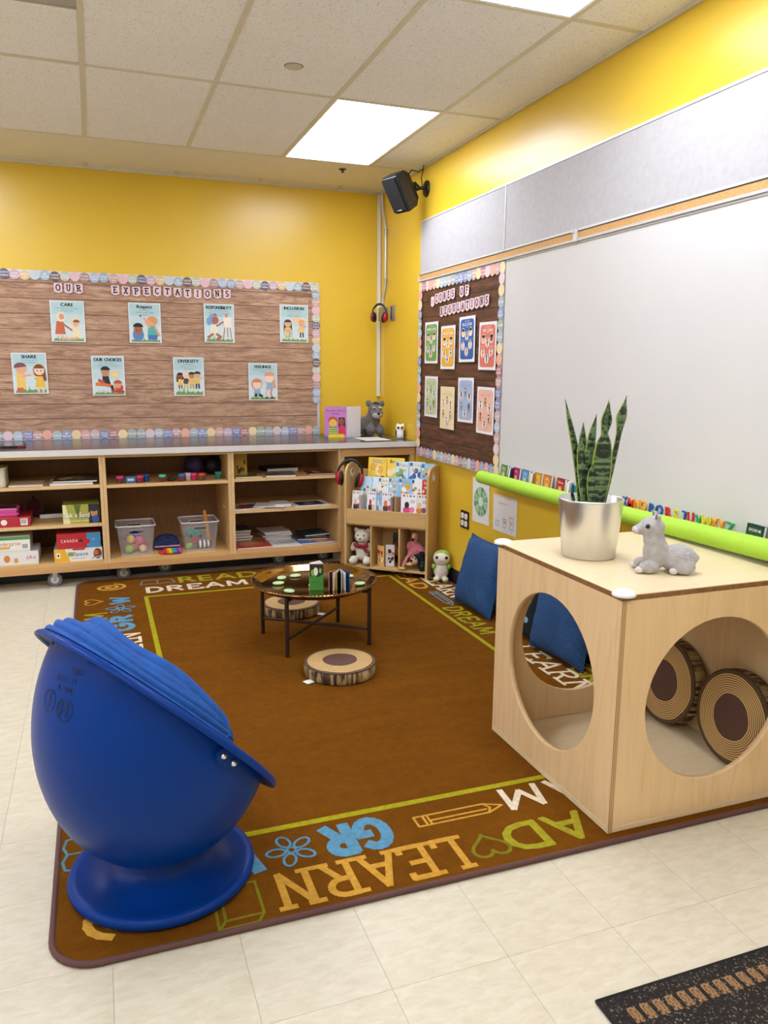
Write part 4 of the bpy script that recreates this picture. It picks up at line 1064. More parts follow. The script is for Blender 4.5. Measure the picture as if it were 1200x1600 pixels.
for a in (-.026, .026):
    for b in (-.024, .024):
        s = MB().prism([(a+p, b+q) for p, q in rr(-.019,-.018,.019,.018,.012,4)], -.009, -.006, 'y').build('socket', WPL, t)
        sl = MB()
        for u, v_ in ((-.006,.004),(.006,.004)): sl.box(a+u-.0012, a+u+.0012, -.0094, -.0089, b+v_-.004, b+v_+.004)
        sl.cyl((a,-.0094,b-.008),(a,-.0089,b-.008),.0025,8); sl.build('slot', BLK, s)

# ---- corner raceway, conduit, switch plate
PW = M('ivory_raceway', '#E6DFCC', .4, var=.02)
t = thing('cable_raceway', 'ivory cable raceway running down the wall corner from the ceiling', 'raceway', (-.016, -.016, 0))
MB().box(-.013, .013, -.013, .013, 1.21, H-.025).build('cover', PW, t, bevel=.003)
MB().box(-.014, .014, -.014, .014, 1.2, 1.222).build('end_cap', PW, t, bevel=.002)
t = thing('metal_conduit', 'thin bent metal conduit pipe beside the corner raceway', 'conduit', (0, 0, 0))
pts = [(-.015,-.085,H-.03),(-.015,-.09,2.66),(-.015,-.15,2.53),(-.015,-.168,2.47),(-.015,-.168,2.1),(-.015,-.16,2.05),(-.015,-.115,1.98),(-.015,-.11,1.95),(-.015,-.11,1.90)]
MB().tube(pts, .0095, 10).build('pipe', ALU, t)
for z in (2.47, 2.1): MB().cyl((-.015,-.168,z-.02),(-.015,-.168,z+.02),.0125,12).build('coupling', STEEL, t)
MB().box(-.045, -.001, -.20, -.09, 1.80, 1.9).build('junction_box', STEEL, t, bevel=.003)
t = thing('switch_plate', 'narrow steel switch plate on the yellow wall beside the hanging ear defenders', 'switch', (-.0005, -.30, 1.85), (0, 0, RW))
MB().box(-.055, .055, -.004, 0, -.06, .06).build('plate', M('satin_steel', '#B9B4A6', .4, .7), t, bevel=.0015)
MB().box(-.032, -.006, -.007, -.004, -.05, .05).build('rocker', M('dark_switch', '#3C3630', .45), t, bevel=.001)
MB().cyl((.03,-.006,-.028),(.03,-.004,-.028),.005,8).build('screw', STEEL, t)

# ---- ear defenders (two pairs)
REDP = M('red_plastic', '#B01822', .35); BPL = M('black_plastic', '#141416', .4)
def ear_defenders(label, loc, rot, s=1.0):
    t = thing('ear_defenders', label, 'ear defenders', loc, rot, 'red and black ear defenders'); t.scale = (s, s, s)
    MB().tube([(.085*math.cos(a), 0, .0+.105*math.sin(a)) for a in [PI*k/20 for k in range(21)]], .008, 8).build('headband', BPL, t)
    MB().tube([(.081*math.cos(a), 0, .0+.099*math.sin(a)) for a in [PI*(.2+.6*k/14) for k in range(15)]], .0095, 8).build('headband_pad', BPL, t)
    for sx in (-1, 1):
        c = MB(); c.ell((sx*.078, 0, -.035), (.022,.036,.05), (0, sx*.12, 0)); cu = c.build('ear_cup', REDP, t)
        c = MB(); c.ell((sx*.058, 0, -.036), (.017,.041,.055), (0, sx*.12, 0)); c.build('cushion', BPL, cu)
        c = MB(); c.box(sx*.09-.006, sx*.09+.006, -.012, .012, -.04, .01); c.build('slider', BPL, cu, bevel=.003)
ear_defenders('red and black ear defenders hanging in the wall corner below the conduit', (-.082, -.215, 1.845), (0, .06, math.radians(-50)), .74)

# ---- loudspeaker on its bracket
t = thing('wall_speaker', 'black tilted loudspeaker mounted high on the wall near the ceiling corner', 'speaker', (0, 0, 0))
fwd = Vector((-.80, -.27, -.53)).normalized(); rgt = fwd.cross(Vector((0,0,1))).normalized(); up = rgt.cross(fwd)
SC_ = Vector((-.185, -.945, 2.605))
SM = Matrix.Translation(SC_) @ Matrix((rgt, -fwd, up)).transposed().to_4x4()      # local -y is the front
SPK = M('black_speaker_case', '#1A1C20', .45, bs_=300, bstr=.1)
mb = MB(); mb.M = SM
v = []
for (y, a, b) in ((-.075,.08,.125),(.02,.077,.121),(.075,.052,.09)): v += [(-a,y,-b),(a,y,-b),(a,y,b),(-a,y,b)]
f = [(3,2,1,0),(8,9,10,11)]
for r_ in (0, 4): f += [(r_+k, r_+(k+1) % 4, r_+4+(k+1) % 4, r_+4+k) for k in range(4)]
mb.add(v, f); mb.build('cabinet', SPK, t, bevel=.012, seg=3)
mb = MB(); mb.M = SM; mb.box(-.07, .07, -.085, -.073, -.113, .113); gr = mb.build('grille', M('dark_mesh_grille', '#15181E', .6, bs_=600, bstr=.5), t, bevel=.006)
mb = MB(); mb.M = SM; mb.box(-.02, .02, -.0862, -.0848, -.102, -.096); mb.build('badge', ALU2, gr)
for k in range(4):
    mb = MB(); mb.M = SM; mb.box(.0745, .080, -.02, .045, -.05+k*.032, -.044+k*.032); mb.build('side_rib', SPK, t, bevel=.001, seg=1)
bk = MB(); bk.tube([tuple(SC_-fwd*.08), tuple(SC_-fwd*.12+Vector((.01,0,0))), (-.06,-.935,2.635), (-.012,-.935,2.635)], .012, 10); bk.ell((-.075,-.935,2.636), .022); bk.build('bracket_arm', BPL, t)
mb = MB(); mb.M = Matrix.Translation((0,-.935,2.635)) @ Matrix.Rotation(-PI/2, 4, 'Y'); mb.lathe([(0,.02),(.03,.018),(.05,.012),(.055,.004),(.055,.0005),(0,.0005)], 28); mb.build('wall_flange', BPL, t)
MB().tube([tuple(SC_-fwd*.08+up*.06), (-.10,-.90,2.755), (-.06,-.92,2.74), (-.03,-.94,2.76), (-.025,-.93,2.785)], .0035, 6).build('cable', BPL, t)
MB().tube([(-.03,-.94,2.76), (-.045,-.94,2.70), (-.04,-.95,2.64)], .0035, 6).build('cable', BPL, t)

# ---- pool noodle along the marker tray
NOOD = M('lime_foam', '#A9D63A', .7, var=.04, vs_=30, bs_=200, bstr=.15)
t = thing('pool_noodle', 'long lime green pool noodle fixed over the edge of the whiteboard tray', 'pool noodle', (-.101, 0, 0))
pts = [(0, -2.06-.05*k, .801+.026*(k/42)**2) for k in range(52)]
MB().tube(pts, .0372, 20).build('foam', NOOD, t)
MB().tube([(0,-2.058,.801),(0,-2.066,.801)], .011, 12).build('end_hole', M('noodle_hollow', '#3E5A14', .9), t)

# ---- little books standing in the tray
def book(name, label, w_, h_, th, cover, loc, rot=(0,0,0), draw=None, group=None, cat='book', spine=None, pages='#EFEBE2', scale=None):
    """front cover at local y=0 facing -y, bottom at z=0"""
    t = thing(name, label, cat, loc, rot, group); c = .0016
    mb = MB(); mb.box(-w_/2, w_/2, 0, c, 0, h_, cover); mb.box(-w_/2, w_/2, th-c, th, 0, h_, cover); mb.box(-w_/2, -w_/2+c, c, th-c, 0, h_, spine or cover)
    mb.build('cover', GLOSS, t)
    MB().box(-w_/2+c+.0003, w_/2-.002, c+.0002, th-c-.0002, .002, h_-.002, pages).build('pages', PAPER, t)
    if draw:
        d = Dr((0,0,0)); draw(d, w_, h_); d.mb.build('cover_print', GLOSS, t)
    return t
def mini(title, face, dark):
    def f(d, w, h):
        d.rrect(-w*.44, h*.04, w*.44, h*.96, w*.05, dark); d.rrect(-w*.41, h*.06, w*.41, h*.94, w*.05, face)
        d.text(title, 0, h*.74, h*.1, '#F8F2E6', 1, maxw=w*.7); d.ell(0, h*.34, w*.2, h*.2, '#EFC79A'); d.poly([(-w*.2,h*.46),(-w*.12,h*.62),(-w*.02,h*.5)], '#E8B27A'); d.poly([(w*.2,h*.46),(w*.12,h*.62),(w*.02,h*.5)], '#E8B27A')
        d.ell(-w*.07,h*.38,w*.02,h*.02,'#2A1A12',6); d.ell(w*.07,h*.38,w*.02,h*.02,'#2A1A12',6); d.poly([(-w*.25,h*.06),(w*.25,h*.06),(w*.14,h*.2),(-w*.14,h*.2)], '#F1E8D8')
    return f
g = 'small board books in the marker tray'
for y, ti, fc, dk, lb in ((-2.215,'Please','#6E9A58','#3E6A3A','small green board book standing in the marker tray, next to the zones board'),
                          (-2.355,'Sorry','#B82C6C','#8A1C50','small magenta board book standing in the marker tray'),
                          (-2.452,'Share','#5A96C8','#34689A','small sky-blue board book standing in the marker tray'),
                          (-2.582,'Hello','#E0A424','#B0761A','small golden yellow board book standing in the marker tray'),
                          (-2.674,'Help','#DE8A28','#B0641A','small orange board book standing in the marker tray'),
                          (-2.800,'Thank you','#B8252C','#8A161E','small red board book titled Thank you standing in the marker tray'),
                          (-4.045,'EXCUSE ME','#1F4A3C','#143428','dark green board book titled EXCUSE ME at the end of the marker tray')):
    s = 1.0
    book('board_book', lb, .088, .094, .014, dk, (-.046, y, .793), (-.12, 0, RW-.12), mini(ti, fc, dk), g)
for y, cv, lb in ((-2.29,'#4A5A62','grey-spined small board book leaning beside the green one in the tray'),(-2.525,'#C8B8A8','pale small board book behind the sky-blue one in the tray'),(-2.87,'#E8E2D8','white small board book beside the red one in the tray'),(-4.115,'#D8D2C8','white small board book beside the dark green one in the tray')):
    book('board_book', lb, .085, .09, .013, cv, (-.040, y, .793), (-.1, 0, RW-.9), None, g)
# ---- foam letters on the whiteboard
cols = {'Y':'#F2C81E','O':'#F0A024','B':'#1E5CA8','R':'#DC3028','G':'#2EA05A','L':'#E8D81E'}
LM = {k: M('foam_letter_'+n, c, .6, var=.03) for (k, c), n in zip(cols.items(), ('amber','orange','blue','red','green','lemon'))}
nm = {'Y':'amber','O':'orange','B':'blue','R':'red','G':'green','L':'lemon yellow'}
seq = [('A','L',-2.845),('B','B',-2.885),('C','G',-2.925),('K','B',-3.298),('M','R',-3.333),('N','O',-3.380),('O','O',-3.424),('P','B',-3.470),('Q','B',-3.521),('R','R',-3.580),('S','L',-3.622),('T','B',-3.673),('U','R',-3.709),('V','G',-3.753),('W','L',-3.791),('X','O',-3.836),('Y','O',-3.876),('Z','G',-3.913)]
for n_, (ch, k, y) in enumerate(seq):
    o = solid_glyph(ch, .042, .007, 'foam_letter', LM[k]); o.location = (-.0185, y, .8295-.002*math.sin(n_*2)); o.rotation_euler = (0, .12*math.sin(n_*1.9), RW)
    tag(o, f'{nm[k]} foam letter {ch} stuck along the bottom of the whiteboard', 'letter', 'foam alphabet letters')

# ================================================================ CUSHIONS AND TOYS ALONG THE WALL
def denim():
    m, nt, b = newmat('blue_denim'); v = coords(nt); n = noise(nt, v, 90, 4, .8); n2 = noise(nt, v, 7, 3)
    c = mix(nt, .5, ramp(nt, n, [(.3, '#0B2142'), (.7, '#2E5E94')]), ramp(nt, n2, [(.3, '#123459'), (.7, '#1E4A7C')]))
    nt.links.new(c, b.inputs['Base Color']); b.inputs['Roughness'].default_value = .9; bump(nt, b, n, .5, .002); return m
def dotfab():
    m, nt, b = newmat('dark_leaf_dot_fabric'); v = coords(nt, (9.5, 9.5, 9.5), rot=(0,0,0)); s = sep(nt, v)
    cb_ = nt.nodes.new('ShaderNodeCombineXYZ'); nt.links.new(s[0], cb_.inputs[0]); nt.links.new(s[2], cb_.inputs[1])
    vo = nt.nodes.new('ShaderNodeTexVoronoi'); vo.inputs['Scale'].default_value = 1.0; vo.inputs['Randomness'].default_value = .45; nt.links.new(cb_.outputs[0], vo.inputs['Vector'])
    dot = math_(nt, 'LESS_THAN', vo.outputs['Distance'], .42)
    hue = ramp(nt, sep(nt, vo.outputs['Color'])[0], [(.0, '#8FB2CC'), (.34, '#34796A'), (.6, '#7DA3BE'), (.8, '#4E8C7C')], 'CONSTANT')
    nt.links.new(mix(nt, dot, '#0B1418', hue), b.inputs['Base Color']); b.inputs['Roughness'].default_value = .85; return m
DEN, DOT = denim(), dotfab()
def pillow(label, loc, rot, mat, sz=.46, thick=.13, seed=0):
    """cushion in x-z, bottom edge at z=0, front towards -y"""
    n = 22; v = []; f = []; rs = random.Random(seed); ph = rs.random()*6
    for side in (-1, 1):
        for j in range(n+1):
            for i in range(n+1):
                u = 2*i/n-1; w_ = 2*j/n-1
                prof_ = ((1-u**4)*(1-w_**4))**.5
                pin = 1-.07*(1-u*u)*abs(w_)**3; pin2 = 1-.07*(1-w_*w_)*abs(u)**3
                wr = .006*math.sin(9*u+ph+3*w_)*prof_*abs(w_)+.004*math.sin(13*w_+7*u+ph)*(1-prof_**2)
                v.append((u*sz/2*pin2, side*(thick/2*prof_+.0015)+wr, sz/2+w_*sz/2*pin))
    b = (n+1)**2
    for s_ in (0, 1):
        for j in range(n):
            for i in range(n):
                q = [s_*b+j*(n+1)+i, s_*b+j*(n+1)+i+1, s_*b+(j+1)*(n+1)+i+1, s_*b+(j+1)*(n+1)+i]
                f.append(q if s_ == 0 else q[::-1])
    ring = [i for i in range(n)]+[j*(n+1)+n for j in range(n)]+[n*(n+1)+i for i in range(n, 0, -1)]+[j*(n+1) for j in range(n, 0, -1)]
    f += [(ring[k], b+ring[k], b+ring[(k+1) % len(ring)], ring[(k+1) % len(ring)]) for k in range(len(ring))]
    t = thing('cushion', label, 'cushion', loc, rot, 'square cushions leaning on the right wall')
    MB().add(v, f, None, True).build('cushion_cover', mat, t, mods=(subsurf(1),))
    edge = [(v[k][0], 0, v[k][2]) for k in ring]
    MB().tube(edge, .0035, 6, closed=True).build('seam', mat, t)
pillow('blue denim cushion leaning on the wall beside the plush turtle', (-.180, -2.135, .016), (-.27, 0, RW+.04), DEN, .43, .115, 1)
pillow('dark patterned cushion with blue and green dots between the two denim cushions', (-.118, -2.565, .016), (-.14, 0, RW), DOT, .40, .095, 2)
pillow('blue denim cushion behind the play cube, seen through its round hole', (-.142, -2.985, .018), (-.2, .0, RW+.10), DEN, .42, .11, 3)

def plush(name, label, loc, rot, body, mat, extras, vox=.006, disp=.004, cat='plush toy', scale=1.0, group=None):
    t = thing(name, label, cat, loc, rot, group); t.scale = (scale,)*3
    mb = MB()
    for e in body: mb.ell(e[0], e[1], e[2] if len(e) > 2 else (0,0,0), 20, 12)
    mb.build('body', mat, t, mods=(remesh(vox, disp, .008),))
    for nme, m_, els in extras:
        mb = MB()
        for e in els: mb.ell(e[0], e[1], e[2] if len(e) > 2 else (0,0,0), 14, 9)
        mb.build(nme, m_, t)
    return t
EYE = M('glossy_black_eye', '#08080A', .12)
def furm(n, c, var=.18): return M(n, c, .95, var=var, vs_=60, bs_=180, bstr=.9, bd=.006, spec=.1, sheen=.3)
WHF, LGF, GRF, PKF = furm('cream_fur', '#E4DACA', .06), furm('lime_fur', '#97B83A', .1), furm('grey_fur', '#A5A09A', .22), furm('pink_fur', '#DD7F88', .1)
t = plush('plush_turtle', 'green and white plush turtle sitting against the wall beside the book cart', (-.078, -1.475, .0125), math.radians(-26),
   [((0,0,.07),(.048,.042,.06)), ((0,-.004,.158),(.056,.05,.048)), ((-.03,-.03,.02),(.022,.03,.018)), ((.03,-.03,.02),(.022,.03,.018))], WHF,
   [('shell', furm('green_shell_fur', '#4E8A4A', .15), [((0,.018,.075),(.056,.042,.062))]), ('head_cap', LGF, [((.002,.008,.175),(.055,.047,.038))]),
    ('arm', LGF, [((-.05,-.018,.105),(.014,.013,.018))]), ('arm', LGF, [((.05,-.018,.105),(.014,.013,.018))]), ('foot', LGF, [((-.034,-.05,.016),(.014,.012,.012))]), ('foot', LGF, [((.034,-.05,.016),(.014,.012,.012))]),
    ('eye', EYE, [((-.03,-.042,.172),.011)]), ('eye', EYE, [((.034,-.042,.172),.011)])], .005, .003)
MB().tube([(-.012,-.052,.152),(0,-.0545,.148),(.012,-.052,.152)], .0012, 5).build('mouth', BLK, t)
# ================================================================ BOOK CART
CW = wood('cart_birch', '#CBA468', '#D6B277', '#BE945A', 'x', .45)
CWV = wood('cart_birch_side', '#CBA468', '#D6B277', '#BE945A', 'z', .45)
CRZ = math.radians(-40.5); CO = Vector((-.392, -1.228, 0)); CM = Matrix.Translation(CO) @ Matrix.Rotation(CRZ, 4, 'Z')
def cpt(x, y, z): return tuple(CM @ Vector((x, y, z)))
cart = thing('book_cart', 'birch book display cart with three cubbies, standing diagonally in the corner', 'book cart', tuple(CO), CRZ)
for sx in (-1, 1):
    outer = [(0,.0125),(.24,.0125),(.24,.745)]+arc(.21,.745,.03,.03,0,90,5)+[(.15,.775)]+arc(.075,.70,.07,.07,100,180,6)+[(0,.62)]
    hole = arc(.105,.705,.026,.026,0,-360,16)
    # start the slit from the top edge, straight above the hole
    i0 = max(range(16), key=lambda k: hole[k][1]); hole = hole[:16]; hole = hole[i0:]+hole[:i0+1]
    k_ = outer.index((.15,.775)); poly = outer[:k_+1]+[(hole[0][0]+.0002,.775)]+[(a+.0001, b) for a, b in hole[:1]]+hole[1:]+[(hole[0][0]-.0002,.775)]+outer[k_+1:]
    x0 = sx*.305 - (.016 if sx > 0 else 0)
    p = MB().prism(poly, x0, x0+.016, 'x').build('side_panel', CWV, cart)
    MB().tube([(x0+(.0165 if sx > 0 else -.0005), .105+.028*math.cos(a), .705+.028*math.sin(a)) for a in [2*PI*k/20 for k in range(20)]], .004, 6, closed=True).build('handle_ring', M('grey_grommet', '#C9C7C4', .4), p)
    MB().tube([(x0+(-.0005 if sx > 0 else .0165), .105+.028*math.cos(a), .705+.028*math.sin(a)) for a in [2*PI*k/20 for k in range(20)]], .004, 6, closed=True).build('handle_ring', M('grey_grommet_in', '#C9C7C4', .4), p)
IX = .2885
MB().box(-IX, IX, 0, .015, .362, .466).build('front_lip', CW, cart, bevel=.002)
MB().box(-IX, IX, .004, .235, .048, .064).build('bottom_shelf', CW, cart, bevel=.001, seg=1)
MB().box(-IX, IX, .016, .23, .350, .362).build('tier_floor', CW, cart)
MB().box(-IX, IX, .225, .235, .065, .349).build('back_panel', CW, cart)
MB().box(-IX, IX, .226, .236, .363, .72).build('back_panel', CW, cart)
for x in (-.108, .100): MB().box(x-.006, x+.006, .006, .224, .065, .349).build('divider', CWV, cart)
MB().box(-IX, IX, .075, .083, .363, .47).build('tier_riser', CW, cart); MB().box(-IX, IX, .084, .15, .45, .458).build('tier_floor', CW, cart)
MB().box(-IX, IX, .151, .159, .363, .56).build('tier_riser', CW, cart); MB().box(-IX, IX, .16, .225, .53, .538).build('tier_floor', CW, cart)
ear_defenders('red and black ear defenders hooked over the left side of the book cart', cpt(-.296, .085, .695), (0, .12, CRZ+.35), 1.0)

def blob_art(seed, base, accents, title=None, tcol='#1E2A4A', strip=None):
    def f(d, w, h):
        rs = random.Random(seed); d.rect(-w/2, 0, w/2, h, base)
        for k in range(13):
            c = accents[rs.randrange(len(accents))]; a, b = (rs.random()-.5)*w*.7, h*(.2+.55*rs.random()); r = w*(.08+.12*rs.random())
            d.ell(a, b, min(r, w/2-abs(a)-.001), min(r*1.1, b-.001), c, 10)
        if strip: d.rect(-w*.42, h*.82, -w*.24, h*.97, strip); d.ell(-w*.33, h*.84, w*.09, w*.09, '#F0E6C8', 10)
        if title:
            for k, s in enumerate(title): d.text(s, w*.08, h*(.86-.13*k), h*.09, tcol, 1, maxw=w*.68)
    return f
ga, gb, gc = 'picture books in the cart, back row', 'picture books in the cart, middle row', 'board books in the cart, front row'
def cbook(x0, x1, y, z, h, th, cover, draw, label, grp, lean=-.12, yaw=0.0, name='picture_book'):
    X = lambda p_: (p_-97)/768*.61-.305
    a, b = X(x0), X(x1); w_ = (b-a); cx = (a+b)/2
    cx = max(-IX+w_/2+.003, min(IX-w_/2-.003, cx))
    book(name, label, w_, h, th, cover, cpt(cx, y, z), (lean, 0, CRZ+yaw), draw, grp)
YB = ['#E8B23A','#C8742A','#8A5A2A','#F4E3B0']; BL = ['#F2F0E6','#E8A23C','#3A6CB0','#D85A3C','#7FB35A','#F6D87A']
cbook(225, 395, .172, .54, .270, .006, '#F0C23A', blob_art(1, '#F4CC48', YB, ['WOOLLY'], '#4A8CC0'), 'yellow picture book titled WOOLLY in the back row of the cart', ga)
cbook(385, 560, .180, .54, .272, .006, '#F2C62E', blob_art(2, '#F6CE3C', YB, ['Brown'], '#2A2420'), 'yellow picture book titled Brown in the back row of the cart', ga)
cbook(482, 605, .166, .54, .250, .005, '#CFE2EE', blob_art(3, '#CFE4F0', BL, ['Wake','Man'], '#C8A81E', '#2E6AA8'), 'pale blue reader with a yellow title in the back row of the cart', ga)
cbook(600, 750, .178, .54, .252, .005, '#DCE6EC', blob_art(4, '#DDE9F0', ['#3A5C96','#4A6CA8','#2E4A80'], ['The','Bus Stop'], '#C8A81E', '#2E6AA8'), 'white reader with dark blue shapes in the back row of the cart', ga)
cbook(745, 870, .166, .54, .245, .005, '#7CB4DA', blob_art(5, '#86BEE2', BL, ['Our','Garden'], '#E8CE3A', '#2E6AA8'), 'sky-blue reader at the right end of the back row', ga)
for k, (x0, x1, col, ti, lb) in enumerate(((195, 300, '#BFDDF0', None, 'pale blue reader at the left end of the middle row'), (278, 372, '#D9E8F2', None, 'white reader with a small blue badge in the middle row'), (355, 455, '#E6EDF0', ['Clock','Tick'], 'white reader titled Clock Tick in the middle row'),
      (450, 545, '#A9CFEA', ['Let us','Go'], 'light blue reader with red house in the middle row'), (540, 668, '#8FC0E6', ['Sam','Says'], 'blue reader titled Sam Says in the middle row'), (660, 765, '#EEF0EA', None, 'white reader with orange car in the middle row'), (760, 830, '#F2E6D4', None, 'cream reader near the right end of the middle row'), (795, 872, '#C83028', ['Fox in','the Cap'], 'red reader at the right end of the middle row'))):
    cbook(x0, x1, .098+.006*(k % 2) if k < 7 else .091, .46, .222, .004, col, blob_art(20+k, col, BL, ti, '#C8A81E' if k < 7 else '#F6F0E0', '#2E6AA8' if k < 6 else None), lb, gb)
for k, (x0, x1, yaw, col, lb) in enumerate(((145, 236, -.12, '#F4F2F0', 'white board book with a dark figure, leftmost in the front row'), (285, 370, -.1, '#EFEFF2', 'white board book with a black round shape, second in the front row'), (372, 424, -.1, '#8FB4DE', 'narrow light blue board book in the front row'),
      (424, 524, .05, '#ECEAEE', 'white board book with a red car in the front row'), (600, 744, -.08, '#F3F0F2', 'wide white board book with a pink bow in the front row'), (750, 864, .06, '#EEE8E4', 'white board book with an orange cat, rightmost in the front row'))):
    acc = [['#3A2A2A','#8A2A2A','#E8C0A0'],['#1E1E22','#E8B890','#C8303A'],['#5A86C0','#F0E8C0'],['#3A3A44','#C84028','#E8703A'],['#D8487A','#E87AA0','#1E1A1E'],['#D88A3A','#7A4A6A','#E8C090']][k]
    def art(d, w, h, acc=acc, k=k, col=col):
        d.rect(-w/2, 0, w/2, h, col)
        for q in range(4): d.ell(-w*.34+q*w*.22, h*.94, w*.07, h*.035, ['#C8303A','#E8B23A','#3A6CB0','#7FB35A'][(q+k) % 4], 8)
        d.ell(-w*.12, h*.5, w*.24, h*.12, acc[0]); d.ell(-w*.12, h*.66, w*.15, h*.1, acc[-1]); d.ell(w*.22, h*.52, w*.17, h*.09, acc[1]); d.line([(w*.12,h*.8),(w*.4,h*.8)], h*.02, '#7A7A86'); d.line([(w*.12,h*.75),(w*.36,h*.75)], h*.02, '#7A7A86')
    cbook(x0, x1, .028+.004*(k % 2), .368, .22, .014, col, art, lb, gc, -.1, yaw, 'board_book')
for x, cols_, lb in ((252, '#B9B4AE', 'grey-edged board book standing sideways, left in the front row'), (545, '#8A8078', 'brown-spined board book standing sideways in the front row'), (578, '#B08A5A', 'tan board book standing sideways beside the wide one')):
    X = (x-97)/768*.61-.305
    book('board_book', lb, .05, .198, .016, cols_, cpt(X, .046, .365), (0, 0, CRZ+1.25), None, gc)

# ---- toys in the cubbies
RIB = M('dark_red_ribbon', '#8E1524', .6)
t = plush('teddy_bear', 'cream teddy bear with a dark red bow sitting in the left cubby', cpt(-.2, .085, .066), CRZ+.1,
   [((0,0,.085),(.05,.045,.07)), ((0,-.005,.195),(.057,.05,.052)), ((0,-.045,.182),(.026,.022,.02)), ((-.045,.0,.238),(.02,.013,.02)), ((.045,.0,.238),(.02,.013,.02)),
    ((-.062,-.02,.12),(.022,.025,.035),(0,.4,0)), ((.062,-.02,.12),(.022,.025,.035),(0,-.4,0)), ((-.05,-.06,.032),(.03,.05,.03)), ((.05,-.06,.032),(.03,.05,.03))], WHF,
   [('nose', EYE, [((0,-.068,.188),(.008,.006,.006))]), ('eye', EYE, [((-.021,-.049,.208),.0055)]), ('eye', EYE, [((.021,-.049,.208),.0055)]),
    ('bow', RIB, [((-.028,-.052,.136),(.03,.012,.016),(0,.5,0)), ((.028,-.052,.136),(.03,.012,.016),(0,-.5,0)), ((0,-.056,.138),(.01,.01,.01)), ((.034,-.052,.11),(.012,.006,.028),(0,-.5,0))])], .006, .004)
book('board_book', 'yellow board book standing half open in the middle cubby', .07, .145, .004, '#E8B24A', cpt(-.05, .05, .066), (0, 0, CRZ-.5), blob_art(50, '#EBC070', ['#B8402A','#F3E6C8','#D8742A']), 'books in the middle cubby')
book('board_book', 'white board book standing in the middle cubby beside the yellow one', .062, .15, .012, '#EDEBE8', cpt(.012, .068, .066), (0, 0, CRZ+.35), blob_art(51, '#ECEAE8', ['#5A2A22','#A8403A','#D9C8B8']), 'books in the middle cubby')
book('picture_book', 'dark brown book standing at the back of the middle cubby', .095, .21, .01, '#2A2420', cpt(.03, .2, .066), (-.05, 0, CRZ), blob_art(52, '#3A2A22', ['#B4703A','#8A4A2A']), 'books in the middle cubby')
fx = lambda x, y, z: (x, y, z)
t = thing('plush_flamingo', 'pink plush flamingo slumped in the right cubby', 'plush toy', cpt(.19, .10, .066), CRZ)
mb = MB()
for c_, r_, ro in (((0,0,.13),(.045,.045,.05),(0,0,0)), ((.035,.0,.125),(.04,.03,.03),(0,.4,0)), ((-.045,-.01,.15),(.018,.02,.035),(0,0,0)), ((-.01,-.02,.17),(.025,.025,.035),(0,0,0)), ((.0,-.03,.205),(.018,.018,.03),(0,0,0)), ((.002,-.035,.232),(.024,.022,.024),(0,0,0)), ((-.03,-.02,.1),(.025,.025,.03),(0,0,0))): mb.ell(c_, r_, ro, 18, 12)
mb.build('body', PKF, t, mods=(remesh(.006, .003, .008),))
mb = MB(); mb.tube([(-.02,-.03,.11),(-.04,-.06,.085),(-.055,-.085,.045),(-.062,-.09,.012)], .011, 8); mb.build('leg', PKF, t)
mb = MB(); mb.tube([(.0,-.03,.1),(-.005,-.06,.075),(-.01,-.085,.055),(-.012,-.09,.045)], .011, 8); mb.build('leg', PKF, t)
GLD = M('gold_fabric', '#C9A55C', .45)
for p_ in ((-.064,-.102,.012),(-.014,-.1,.045)): MB().ell(p_, (.026,.02,.011)).build('foot', GLD, t)
MB().ell((.004,-.062,.232), (.012,.024,.011), (.6,0,0)).build('beak', GLD, t); MB().ell((.004,-.08,.214), (.009,.011,.012)).build('beak_tip', EYE, t)
t = plush('plush_dog', 'black plush toy with a tan face lying below the pink flamingo', cpt(.235, .085, .066), CRZ,
   [((.0,.02,.05),(.045,.05,.048)), ((-.02,-.03,.075),(.04,.036,.036)), ((.03,.01,.04),(.03,.04,.038)), ((.012,-.02,.108),(.026,.014,.02),(0,.5,0))], furm('black_fur', '#17161A', .1),
   [('muzzle', furm('tan_face', '#D9B190', .06), [((-.034,-.052,.066),(.03,.026,.03))]), ('nose', EYE, [((-.048,-.076,.07),(.012,.009,.009))]), ('eye', EYE, [((-.038,-.07,.09),.006)]), ('eye', EYE, [((-.018,-.076,.086),.006)])], .006, .003)
t = thing('sequin_pouch', 'small dark green sequined pouch in the lower right corner of the cart', 'pouch', cpt(.262, .03, .0655), CRZ)
MB().lathe([(0,.0),(.02,.0),(.024,.015),(.022,.045),(.014,.06),(.016,.068),(0,.066)], 16).build('bag', M('green_sequins', '#14302A', .25, .4, var=.4, vs_=200), t)
MB().tube([(.0145*math.cos(a), .0145*math.sin(a), .06) for a in [2*PI*k/14 for k in range(14)]], .002, 6, closed=True).build('drawstring', BPL, t)

